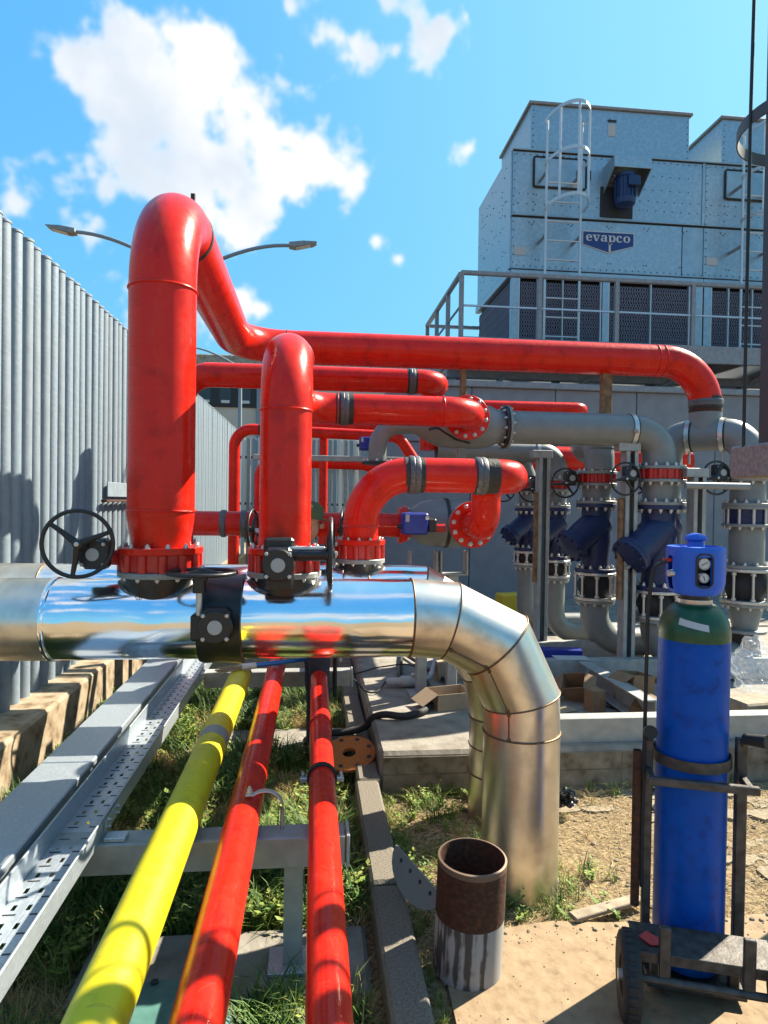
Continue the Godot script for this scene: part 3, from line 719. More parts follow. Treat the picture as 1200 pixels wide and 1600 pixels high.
	var cols := [[0.0, 0.14, 1], [0.16, 0.29, 0], [0.46, 0.42, 0], [0.90, 0.63, 0], [1.55, 0.12, 1], [1.69, 0.12, 0], [1.84, 0.56, 0], [2.42, 0.66, 0], [3.10, 0.2, 1]]
	for q in cols:
		if q[2] == 1: part(tw, "inlet_post", m_box(Vector3(q[1] - 0.012, yb - 0.14, 0.09), 0.006), M.tower, at(Vector3(q[0] + q[1] * 0.5, (yb - 0.13) * 0.5, 0.0)))
		else: part(tw, "inlet_louver", lattice(q[1] - 0.03, yb - 0.3), M.louver, at(Vector3(q[0] + q[1] * 0.5, (yb - 0.1) * 0.5, -0.01)))
		part(tw, "frame_bar", m_box(Vector3(0.022, yb - 0.14, 0.06), 0.003), M.ladder, at(Vector3(q[0] + q[1], (yb - 0.13) * 0.5, 0.012)))
	part(tw, "frame_bar", m_box(Vector3(W, 0.05, 0.06), 0.004), M.ladder, at(Vector3(W * 0.5, 0.10, 0.0)))
	for i in 3: part(tw, "side_louver", lattice(0.66, yb - 0.3), M.louver, at(Vector3(0.02, (yb - 0.1) * 0.5, -0.42 - i * 0.69), Basis(Vector3.UP, -PI / 2)))
	part(tw, "side_sill", m_box(Vector3(0.10, 0.12, D), 0.008), M.tower, at(Vector3(0.0, yb - 0.08, -D * 0.5)))
	# caged ladder
	var lx := 0.46; var lz := 0.35
	var lad := part(tw, "ladder", m_lathe([[0.021, -0.02], [0.021, 3.62], [0, 3.63]], 12), M.ladder, at(Vector3(lx, 0.0, lz)))
	part(lad, "rail", m_lathe([[0.021, -0.02], [0.021, 3.62], [0, 3.63]], 12), M.ladder, at(Vector3(0.57, 0, 0)))
	for k in 9: part(lad, "rung", m_tube([Vector3(0, 0.21 + k * 0.305, 0), Vector3(0.57, 0.21 + k * 0.305, 0)], 0.014, 8, false), M.ladder)
	for h in [2.22, 2.92, 3.60]:
		var a := PackedVector3Array()
		for k in 21:
			var u := PI + PI * k / 20.0
			a.append(Vector3(0.285 - cos(u) * -0.33, h, -sin(u) * 0.62))
		var hp := MB.new()
		for k in 20:
			var p := a[k]; var q := a[k + 1]
			hp.xf = Transform3D(Basis(Vector3.UP, -atan2(q.z - p.z, q.x - p.x)), (p + q) * 0.5)
			hp.box(Vector3.ZERO, Vector3(p.distance_to(q) + 0.004, 0.055, 0.010), 0.003)
		part(lad, "hoop", hp, M.ladder)
	for k in [5, 10, 15]:
		var u: float = PI + PI * k / 20.0
		part(lad, "cage_strap", m_box(Vector3(0.038, 1.44, 0.008), 0.002), M.ladder, at(Vector3(0.285 + cos(u) * 0.325, 2.91, -sin(u) * 0.612)))
	for h in [1.9, 2.9]:
		for s in [0.0, 0.57]: part(lad, "stand_off", m_box(Vector3(0.03, 0.05, 0.36), 0.005), M.rail, at(Vector3(s, h - 0.08, -0.18)))
	# plates
	part(tw, "notice_plate", m_box(Vector3(0.20, 0.13, 0.006), 0.001), M.paper, at(Vector3(0.15, 1.67, 0.008)))
	part(tw, "notice_plate", m_box(Vector3(0.13, 0.20, 0.006), 0.001), M.paper, at(Vector3(1.69, yt + 0.45, -0.026)))
	var ar := MB.new(); ar.extrude(PackedVector2Array([Vector2(-0.08, 0), Vector2(-0.03, 0.035), Vector2(-0.03, 0.018), Vector2(0.08, 0.018), Vector2(0.08, -0.018), Vector2(-0.03, -0.018), Vector2(-0.03, -0.035)]), 0.006)
	part(tw, "arrow_mark", ar, M.seal, at(Vector3(1.69, yt + 0.60, -0.024)))
	# maker's badge
	var bx := 1.652; var by := 1.90
	var pg := PackedVector2Array([Vector2(-0.45, 0.165), Vector2(0.45, 0.165), Vector2(0.45, -0.06), Vector2(0.0, -0.195), Vector2(-0.45, -0.06)])
	var bd := MB.new(); bd.extrude(pg, 0.008)
	var bdg := part(tw, "badge", bd, M.white, at(Vector3(bx, by, 0.010)))
	var pi := PackedVector2Array()
	for q in pg: pi.append(Vector2(q.x * 0.965, q.y * 0.90 - 0.002))
	bd = MB.new(); bd.extrude(pi, 0.010); part(bdg, "badge_field", bd, M.logo_blue, at(Vector3(0, 0, 0.002)))
	var tm := TextMesh.new(); tm.text = "evapco"; var fn := SystemFont.new(); fn.font_names = PackedStringArray(["Droid Serif"]); fn.font_weight = 700
	tm.font = fn; tm.font_size = 32; tm.pixel_size = 0.0070; tm.depth = 0.004
	part(bdg, "lettering", tm, M.white, Transform3D(Basis.from_scale(Vector3(0.98, 0.84, 1)), Vector3(-0.01, 0.060, 0.010)))
	part(bdg, "letter_stem", m_box(Vector3(0.036, 0.16, 0.004), 0.001), M.white, at(Vector3(0.022, -0.09, 0.010)))
	return tw

# ---------------------------------------------------------------- pipe fittings
func weld(parent: Node, p: Vector3, d: Vector3, r: float, w: float, m: Material, called := "weld"):
	var b := MB.new()
	b.lathe([[r - 0.004, -w], [r + 0.004, -w * 0.7], [r + 0.006, 0], [r + 0.004, w * 0.7], [r - 0.004, w]], 40)
	return part(parent, called, b, m, along(p, d))
# two-bolt pipe coupling: burnt paint, two steel rings, bolts
func coupling(parent: Node, p: Vector3, d: Vector3, r: float, burnt := 0.08):
	part(parent, "burnt_band", m_lathe([[r - 0.004, -burnt], [r + 0.0015, -burnt], [r + 0.0015, burnt], [r - 0.004, burnt]], 40), M.weld_black, along(p, d))
	part(parent, "coupling_ring", m_lathe([[r, -0.028], [r + 0.006, -0.027], [r + 0.009, -0.02], [r + 0.009, -0.004], [r + 0.0065, 0.0], [r + 0.009, 0.004], [r + 0.009, 0.02], [r + 0.006, 0.027], [r, 0.028]], 40), M.weld_grey, along(p, d))
func handwheel(parent: Node, R: float, xf: Transform3D, m: Material, r0 := 0.0):
	var b := MB.new(); b.torus(R, R * 0.065, 44, 10)
	var w := part(parent, "handwheel", b, m, xf)
	part(w, "hub", m_lathe([[0, -0.03], [R * 0.17, -0.03], [R * 0.18, -0.005], [R * 0.14, 0.016], [0, 0.018]], 20), m)
	part(w, "hub_nut", m_lathe([[0, 0.0], [R * 0.07, 0.0], [R * 0.07, 0.026], [0, 0.028]], 8), M.bolt)
	for k in 3:
		var a := r0 + TAU * k / 3
		var d := Vector3(cos(a), 0, sin(a))
		var sp := MB.new()
		sp.tube(PackedVector3Array([d * R * 0.1, d * R * 0.55 + Vector3(0, -0.006, 0), d * R * 0.98]), PackedFloat32Array([R * 0.12, R * 0.085, R * 0.065]), 10, false)
		part(w, "spoke", sp, m)
	return w
# worm gearbox: squarish black casting with a round cover, pale disc and four bolts, facing +Z
func gearbox(parent: Node, p: Vector3, s: float, m: Material):
	var b := MB.new()
	b.box(Vector3(0, 0, 0), Vector3(s, s * 1.3, s * 0.8), s * 0.12)
	var g := part(parent, "gearbox", b, m, at(p))
	part(g, "cover", disc(s * 0.62, s * 0.28, s * 0.05, 28), m, along(Vector3(0.0, 0, s * 0.34), Vector3.BACK))
	part(g, "pointer_disc", disc(s * 0.27, s * 0.05, 0.001, 24), M.disc, along(Vector3(0.0, 0, s * 0.61), Vector3.BACK))
	for q in [Vector2(-1, -1), Vector2(1, -1), Vector2(1, 1), Vector2(-1, 1)]:
		part(g, "bolt", bolt_mesh(s * 0.06, s * 0.06), M.bolt, along(Vector3(q.x * s * 0.43, q.y * s * 0.43, s * 0.61), Vector3.BACK))
	return g
# ribbed wafer/lug body standing on Y
func lug_body(r: float, h: float, lugs: int) -> MB:
	var b := MB.new()
	b.lathe([[0, 0], [r * 0.90, 0], [r * 0.90, h], [0, h]], 44)
	for k in lugs:
		var a := TAU * (k + 0.5) / lugs
		b.xf = Transform3D(Basis(Vector3.UP, -a), Vector3(cos(a) * r * 0.90, h * 0.5, sin(a) * r * 0.90))
		b.lathe([[0, -h * 0.5], [r * 0.115, -h * 0.5], [r * 0.115, h * 0.5], [0, h * 0.5]], 12)
	return b

# ---------------------------------------------------------------- clad pipes (mirror sheet, dull sheet, mitred elbows)
func mitre(parent: Node, pts: Array, r: float, mats: Array, names: Array, seg := 56):
	var m := pts.size()
	var pl := []
	for i in m:
		if i == 0: pl.append((pts[1] - pts[0]).normalized())
		elif i == m - 1: pl.append((pts[m - 1] - pts[m - 2]).normalized())
		else: pl.append(((pts[i] - pts[i - 1]).normalized() + (pts[i + 1] - pts[i]).normalized()).normalized())
	for i in m - 1:
		var a: Vector3 = pts[i]; var c: Vector3 = pts[i + 1]
		var d := (c - a).normalized()
		var sd := Vector3.BACK; var up := sd.cross(d).normalized()
		var b := MB.new()
		var rr: float = r - 0.0012 * (i % 2)
		var ra := []; var rc := []; var ns := []
		for k in seg:
			var t := TAU * k / seg
			var nn := sd * cos(t) + up * sin(t)
			var o: Vector3 = a + nn * rr
			ra.append(o + d * ((a - o).dot(pl[i]) / d.dot(pl[i])))
			o = c + nn * rr
			rc.append(o + d * ((c - o).dot(pl[i + 1]) / d.dot(pl[i + 1])))
			ns.append(nn)
		for k in seg:
			var k2 := (k + 1) % seg
			b.tri(ra[k], ra[k2], rc[k2], ns[k], ns[k2], ns[k2]); b.tri(ra[k], rc[k2], rc[k], ns[k], ns[k2], ns[k])
		var o2 := part(parent, names[i], b, mats[i])
		if i > 0:
			part(o2, "seam", m_tube(ra, 0.0045, 8, false, true), M.seam)
		# lengthwise lap joint low on the camera side
		if names[i] == "elbow_gore":
			var t0 := 0.62
			var p0: Vector3 = a + (sd * cos(-t0) + up * sin(-t0)) * r; var p1: Vector3 = c + (sd * cos(-t0) + up * sin(-t0)) * r
			p0 += d * ((a - p0).dot(pl[i]) / d.dot(pl[i])); p1 += d * ((c - p1).dot(pl[i + 1]) / d.dot(pl[i + 1]))
			part(o2, "lap_joint", m_tube([p0, p1], 0.003, 6), M.seam)
			for q in [p0.lerp(p1, 0.06), p0.lerp(p1, 0.94)]:
				part(o2, "rivet", m_lathe([[0.009, 0], [0.007, 0.005], [0, 0.007]], 8), M.seam, along(q, sd * cos(-t0) + up * sin(-t0)))

func build_clad_pipes():
	var zf := -2.75; var h := 1.12; var r := 0.16
	var o := Vector3(0.885, 0, zf)
	var f := thing("clad_pipe", "front mirror polished metal clad pipe turning down through a mitred elbow", "pipe", o, 0.0, "metal clad header pipes")
	var pts := rel([Vector3(-3.2, h, zf), Vector3(-1.0, h, zf), Vector3(0.40, h, zf), Vector3(0.565, h - 0.012, zf), Vector3(0.773, h - 0.115, zf), Vector3(0.882, h - 0.345, zf), Vector3(0.885, 0.83 - 0.19, zf), Vector3(0.885, -0.05, zf)], o)
	pts[2].y = h; 
	mitre(f, pts, r, [M.steel, M.chrome, M.steel, M.steel, M.steel, M.steel, M.steel], ["cladding_sheet", "cladding_sheet", "cladding_sheet", "elbow_gore", "elbow_gore", "elbow_gore", "cladding_sheet"])
	weld(f, pts[1] + Vector3(0, 0, 0), Vector3.RIGHT, r, 0.012, M.chrome, "bead")
	# circled one written on the sheet
	var mk := MB.new(); mk.torus(0.0135, 0.0009, 24, 5)
	var a := 0.72
	var cp := Vector3(-0.655, h + r * sin(a) * 1.005, zf + r * cos(a) * 1.005) - o
	var nn := Vector3(0, sin(a), cos(a))
	var mm := part(f, "mark_ring", mk, M.seal, along(cp, nn))
	var tm := TextMesh.new(); tm.text = "1"; tm.font_size = 24; tm.pixel_size = 0.0009; tm.depth = 0.001
	part(mm, "mark_digit", tm, M.seal, Transform3D(Basis(Vector3.RIGHT, -PI / 2), Vector3.ZERO))
	var zb := -3.36
	o = Vector3(0.97, 0, zb)
	var g := thing("clad_pipe", "rear mirror polished metal clad pipe dropping to the ground behind the first", "pipe", o, 0.0, "metal clad header pipes")
	pts = rel([Vector3(-3.2, h, zb), Vector3(-1.27, h, zb), Vector3(0.27, h, zb), Vector3(0.53, h, zb), Vector3(0.76, h - 0.135, zb), Vector3(0.92, h - 0.36, zb), Vector3(0.97, h - 0.60, zb), Vector3(0.97, 0.36, zb), Vector3(0.97, 0.22, zb), Vector3(0.97, -0.08, zb)], o)
	mitre(g, pts, r, [M.steel, M.chrome, M.chrome, M.steel, M.steel, M.steel, M.steel, M.steel, M.steel], ["cladding_sheet", "cladding_sheet", "cladding_sheet", "elbow_gore", "elbow_gore", "elbow_gore", "cladding_sheet", "cladding_sheet", "cladding_sheet"])
	weld(g, Vector3(0.15, h, zb) - o, Vector3.RIGHT, r, 0.008, M.chrome, "bead")

# ---------------------------------------------------------------- risers with their butterfly valves
# branch: black saddle stub, pale flange, lug body, top flange, bolts; base on top of a clad pipe
func riser_valve(label: String, p: Vector3, r: float, stub: float) -> Node3D:
	var v := thing("butterfly_valve", label, "valve", p, 0.0, "butterfly valves under the red risers")
	part(v, "saddle_stub", m_lathe([[stub * 0.72, -0.17], [stub * 0.80, -0.10], [stub * 0.93, -0.03], [stub, 0.0], [stub, 0.025], [0, 0.025]], 48), M.black)
	part(v, "lower_flange", disc(r * 1.0, 0.022), M.flange_grey, at(Vector3(0, 0.022, 0)))
	part(v, "body", lug_body(r * 0.98, 0.066, 12), M.red_cast, at(Vector3(0, 0.045, 0)))
	part(v, "upper_flange", disc(r * 1.0, 0.026), M.red, at(Vector3(0, 0.112, 0)))
	bolts(v, at(Vector3(0, 0.138, 0)), r * 0.87, 12, r * 0.062, r * 0.075, M.bolt)
	bolts(v, Transform3D(Basis(Vector3.RIGHT, PI), Vector3(0, 0.022, 0)), r * 0.87, 12, r * 0.06, r * 0.07, M.bolt)
	return v

func build_risers():
	# tall riser and long overhead run
	var p := Vector3(-0.603, 1.27, -2.75)
	var v := riser_valve("butterfly valve with black spoked handwheel under the tallest red riser", p, 0.163, 0.146)
	part(v, "shaft", m_tube([Vector3(-0.12, 0.09, 0.0), Vector3(-0.205, 0.10, 0.05)], 0.03, 14), M.red_cast)
	gearbox(v, Vector3(-0.218, 0.115, 0.085), 0.09, M.black)
	handwheel(v, 0.122, along(Vector3(-0.256, 0.158, 0.185), Vector3(0.12, 0.0, 1.0)), M.black, -0.38)
	part(v, "worm_shaft", m_tube([Vector3(-0.254, 0.158, 0.18), Vector3(-0.24, 0.14, 0.09)], 0.02, 12), M.black)
	var r := 0.129
	var o := Vector3(-0.603, 1.40, -2.75)
	var rp := thing("red_pipe", "tallest red riser bending back and right into the long overhead pipe", "pipe", o)
	part(rp, "reducer", m_lathe([[0.112, 0.005], [0.112, 0.03], [0.122, 0.075], [r, 0.13], [r, 0.15]], 48, 60), M.red)
	var path := fillet(rel([o + Vector3(0, 0.148, 0), Vector3(-0.603, 2.80, -2.75), Vector3(-0.603, 2.80, -5.35), Vector3(3.265, 2.80, -5.35), Vector3(3.265, 2.41, -5.35)], o), [0.38, 0.38, 0.38], 16)
	part(rp, "pipe", m_tube(path, r, 48, false), M.red)
	for q in [[Vector3(-0.603, 2.42, -2.75), Vector3.UP], [Vector3(-0.603, 1.55, -2.75), Vector3.UP], [Vector3(-0.22, 2.80, -5.35), Vector3.RIGHT], [Vector3(2.86, 2.80, -5.35), Vector3.RIGHT], [Vector3(2.80, 2.80, -5.35), Vector3.RIGHT]]:
		weld(rp, q[0] - o, q[1], r, 0.006, M.red)
	weld(rp, Vector3(-0.603, 2.80, -3.16) - o, Vector3.FORWARD, r, 0.02, M.weld_black, "burnt_weld")
	part(rp, "lug", m_box(Vector3(0.02, 0.05, 0.012), 0.002), M.weld_black, at(Vector3(-0.56, 2.955, -3.14) - o))
	coupling(rp, Vector3(3.265, 2.46, -5.35) - o, Vector3.UP, r, 0.05)
	# second riser
	p = Vector3(-0.115, 1.27, -2.75)
	v = riser_valve("butterfly valve with a front gearbox and side handwheel under the second riser", p, 0.149, 0.132)
	gearbox(v, Vector3(-0.015, 0.085, 0.155), 0.10, M.black)
	part(v, "gear_plate", m_box(Vector3(0.115, 0.20, 0.05), 0.01), M.black, at(Vector3(-0.015, 0.085, 0.135)))
	part(v, "bracket", m_box(Vector3(0.14, 0.012, 0.05), 0.002), M.galv, at(Vector3(0.09, 0.145, 0.14)))
	part(v, "worm_shaft", m_tube([Vector3(0.02, 0.12, 0.155), Vector3(0.178, 0.12, 0.155)], 0.024, 14), M.black)
	handwheel(v, 0.134, along(Vector3(0.182, 0.125, 0.155), Vector3(1, 0.0, 0.02)), M.black, 0.9)
	r = 0.104
	o = Vector3(-0.115, 1.405, -2.75)
	rp = thing("red_pipe", "second red riser bending back and right to a bolted flange", "pipe", o)
	path = fillet(rel([o + Vector3(0, 0.003, 0), Vector3(-0.115, 2.226, -2.75), Vector3(-0.115, 2.226, -4.6), Vector3(1.12, 2.226, -4.6), Vector3(1.12, 2.226, -4.90)], o), [0.27, 0.27, 0.22], 16)
	part(rp, "pipe", m_tube(path, r, 44, false), M.red)
	weld(rp, Vector3(-0.115, 1.96, -2.75) - o, Vector3.UP, r, 0.006, M.red)
	weld(rp, Vector3(-0.115, 2.226, -3.03) - o, Vector3.FORWARD, r, 0.006, M.red_cast)
	weld(rp, Vector3(0.155, 2.226, -4.6) - o, Vector3.RIGHT, r, 0.006, M.red_cast)
	weld(rp, Vector3(0.88, 2.226, -4.6) - o, Vector3.RIGHT, r, 0.006, M.red)
	coupling(rp, Vector3(0.20, 2.226, -4.6) - o, Vector3.RIGHT, r, 0.06)
	part(rp, "flange", disc(0.165, 0.028), M.red, along(Vector3(1.12, 2.226, -4.89) - o, Vector3.BACK))
	bolts(rp, along(Vector3(1.12, 2.226, -4.862) - o, Vector3.BACK), 0.138, 12, 0.0125, 0.016, M.bolt)
	# third riser, on the rear clad pipe
	p = Vector3(0.235, 1.27, -3.36)
	v = riser_valve("red flanged valve below the third riser on the rear clad pipe", p, 0.124, 0.108)
	part(v, "worm_shaft", m_tube([Vector3(-0.10, 0.08, 0.0), Vector3(-0.22, 0.08, 0.06)], 0.022, 12), M.red_cast)
	gearbox(v, Vector3(-0.20, 0.07, 0.07), 0.07, M.black)
	handwheel(v, 0.12, along(Vector3(-0.145, 0.12, 0.10), Vector3(1, 0, 0.1)), M.black, 0.3)
	r = 0.088
	o = Vector3(0.235, 1.40, -3.36)
	rp = thing("red_pipe", "third red pipe with scorched couplings ending in a drop to a flange", "pipe", o)
	path = fillet(rel([o + Vector3(0, 0.003, 0), Vector3(0.235, 1.735, -3.36), Vector3(1.035, 1.735, -3.36), Vector3(1.035, 1.735, -3.98), Vector3(1.035, 1.455, -3.98), Vector3(1.035, 1.455, -4.33)], o), [0.25, 0.13, 0.13, 0.13], 16)
	part(rp, "pipe", m_tube(path, r, 44, false), M.red)
	weld(rp, Vector3(0.235, 1.475, -3.36) - o, Vector3.UP, r, 0.005, M.red_cast)
	coupling(rp, Vector3(0.50, 1.735, -3.36) - o, Vector3.RIGHT, r, 0.05)
	coupling(rp, Vector3(0.84, 1.735, -3.36) - o, Vector3.RIGHT, r, 0.035)
	part(rp, "burnt_band", m_lathe([[r - 0.004, 0.0], [r + 0.0016, 0.0], [r + 0.0016, 0.07], [r - 0.004, 0.07]], 40), M.weld_black, along(Vector3(0.86, 1.735, -3.36) - o, Vector3.RIGHT))
	part(rp, "flange", disc(0.152, 0.026), M.red, along(Vector3(1.035, 1.455, -4.32) - o, Vector3.BACK))
	bolts(rp, along(Vector3(1.035, 1.455, -4.294) - o, Vector3.BACK), 0.128, 12, 0.0125, 0.016, M.bolt)
	# valve set in the front clad pipe: black jacket round the pipe, gearbox and level handwheel
	o = Vector3(-0.355, 1.12, -2.75)
	v = thing("pipe_valve", "black jacketed valve with level handwheel set in the front clad pipe", "valve", o)
	part(v, "jacket", m_lathe([[0.155, -0.085], [0.171, -0.083], [0.176, -0.06], [0.172, 0.0], [0.176, 0.06], [0.18, 0.083], [0.155, 0.085]], 48, 60), M.black, along(Vector3.ZERO, Vector3.RIGHT))
	gearbox(v, Vector3(0.0, 0.008, 0.185), 0.10, M.black)
	part(v, "gear_plate", m_box(Vector3(0.07, 0.10, 0.06), 0.008), M.black, at(Vector3(-0.06, 0.0, 0.18)))
	part(v, "stem", m_tube([Vector3(-0.065, 0.03, 0.195), Vector3(-0.065, 0.20, 0.195)], 0.012, 12), M.bolt)
	part(v, "stem_sleeve", m_tube([Vector3(-0.065, 0.13, 0.195), Vector3(-0.065, 0.20, 0.195)], 0.024, 12), M.black)
	handwheel(v, 0.125, at(Vector3(-0.055, 0.205, 0.195)), M.black, 0.3)

# ---------------------------------------------------------------- red pipes further back
func plain_pipe(label: String, pts: Array, r: float, R, m: Material, called := "red_pipe", couplings := []) -> Node3D:
	var o: Vector3 = pts[0]
	var t := thing(called, label, "pipe", o)
	part(t, "pipe", m_tube(fillet(rel(pts, o), R, 12), r, 28), m)
	for c in couplings: coupling(t, c[0] - o, c[1], r, 0.045)
	return t
func build_back_pipes():
	var X := Vector3.RIGHT
	plain_pipe("red pipe just under the long overhead run with a black coupling near its elbow", [Vector3(-1.15, 0.2, -6.0), Vector3(-1.15, 2.68, -6.0), Vector3(1.12, 2.68, -6.0), Vector3(1.12, 2.68, -6.45), Vector3(1.12, 2.1, -6.45)], 0.108, [0.25, 0.19, 0.16], M.red, "red_pipe", [[Vector3(0.86, 2.68, -6.0), X]])
	plain_pipe("slim red pipe ending with a rounded bend behind the wooden prop", [Vector3(0.9, 2.55, -6.6), Vector3(2.72, 2.56, -6.6), Vector3(2.72, 2.56, -7.4)], 0.068, 0.1, M.red)
	plain_pipe("thin red pipe rising then turning right behind the second riser", [Vector3(-0.72, 0.2, -6.2), Vector3(-0.72, 2.24, -6.2), Vector3(0.78, 2.20, -6.2), Vector3(0.95, 1.95, -6.2)], 0.05, 0.16, M.red, "red_pipe", [[Vector3(-0.46, 2.235, -6.2), X]])
	plain_pipe("thin red upright with a low bend half hidden by the second riser", [Vector3(-0.53, 0.2, -6.7), Vector3(-0.53, 1.98, -6.7), Vector3(0.55, 1.96, -6.7), Vector3(0.72, 1.75, -6.7)], 0.055, 0.16, M.red)
	plain_pipe("thin red upright pipe in front of the far slatted fence", [Vector3(0.085, 0.2, -6.3), Vector3(0.085, 2.2, -6.3)], 0.04, 0.0, M.red)
	plain_pipe("small red pipe running level above the thin upright at the back", [Vector3(-0.3, 2.36, -6.9), Vector3(1.3, 2.36, -6.9), Vector3(1.3, 2.36, -7.6)], 0.05, 0.12, M.red)
	plain_pipe("thick dark red pipe at the back behind the grey stacks", [Vector3(1.9, 2.10, -7.2), Vector3(4.2, 2.10, -7.2)], 0.13, 0.0, M.red)
	# low level run with its couplings, feeding the lower grey vessel
	var o := Vector3(-1.2, 1.43, -4.75)
	var t := plain_pipe("low red pipe running level behind the risers into the lower grey vessel", [o, Vector3(0.72, 1.43, -4.75)], 0.086, 0.0, M.red)
	for x in [-0.62, -0.48]: weld(t, Vector3(x, 1.43, -4.75) - o, X, 0.09, 0.022, M.weld_grey, "coupling_ring")
	part(t, "flange", disc(0.13, 0.03), M.red, along(Vector3(0.60, 1.43, -4.75) - o, X))
	var hw := thing("butterfly_valve", "small valve with edge on black handwheel on the low red pipe", "valve", Vector3(-0.40, 1.43, -4.62))
	handwheel(hw, 0.13, along(Vector3(0, -0.03, 0.1), Vector3(1, 0, 0.18)), M.black, 0.2)
	part(hw, "shaft", m_tube([Vector3(0, -0.03, 0.1), Vector3(0.24, -0.09, 0.06)], 0.016, 10), M.galv)
	part(hw, "body", m_lathe([[0, -0.3], [0.05, -0.3], [0.06, -0.22], [0.05, -0.1], [0.04, 0], [0, 0]], 16), M.red_cast, at(Vector3(0.06, -0.08, 0)))
	gearbox(hw, Vector3(0.22, -0.10, 0.03), 0.06, M.black)
	hw = thing("butterfly_valve", "small valve with edge on handwheel right beside the second riser", "valve", Vector3(0.19, 1.43, -4.62))
	handwheel(hw, 0.13, along(Vector3(0, -0.03, 0.12), Vector3(1, 0, 0.1)), M.black, 0.5)
	part(hw, "body", disc(0.12, 0.07), M.galv, along(Vector3(0.02, 0.0, -0.13), X))
	part(hw, "shaft", m_tube([Vector3(0, -0.03, 0.12), Vector3(0.05, -0.03, -0.1)], 0.018, 10), M.black)
	# galvanised strut across
	single("support_strut", "grey steel strut crossing behind the second riser at mid height", "strut", m_box(Vector3(1.35, 0.05, 0.05), 0.005), M.beam, Vector3(0.15, 1.97, -5.95))

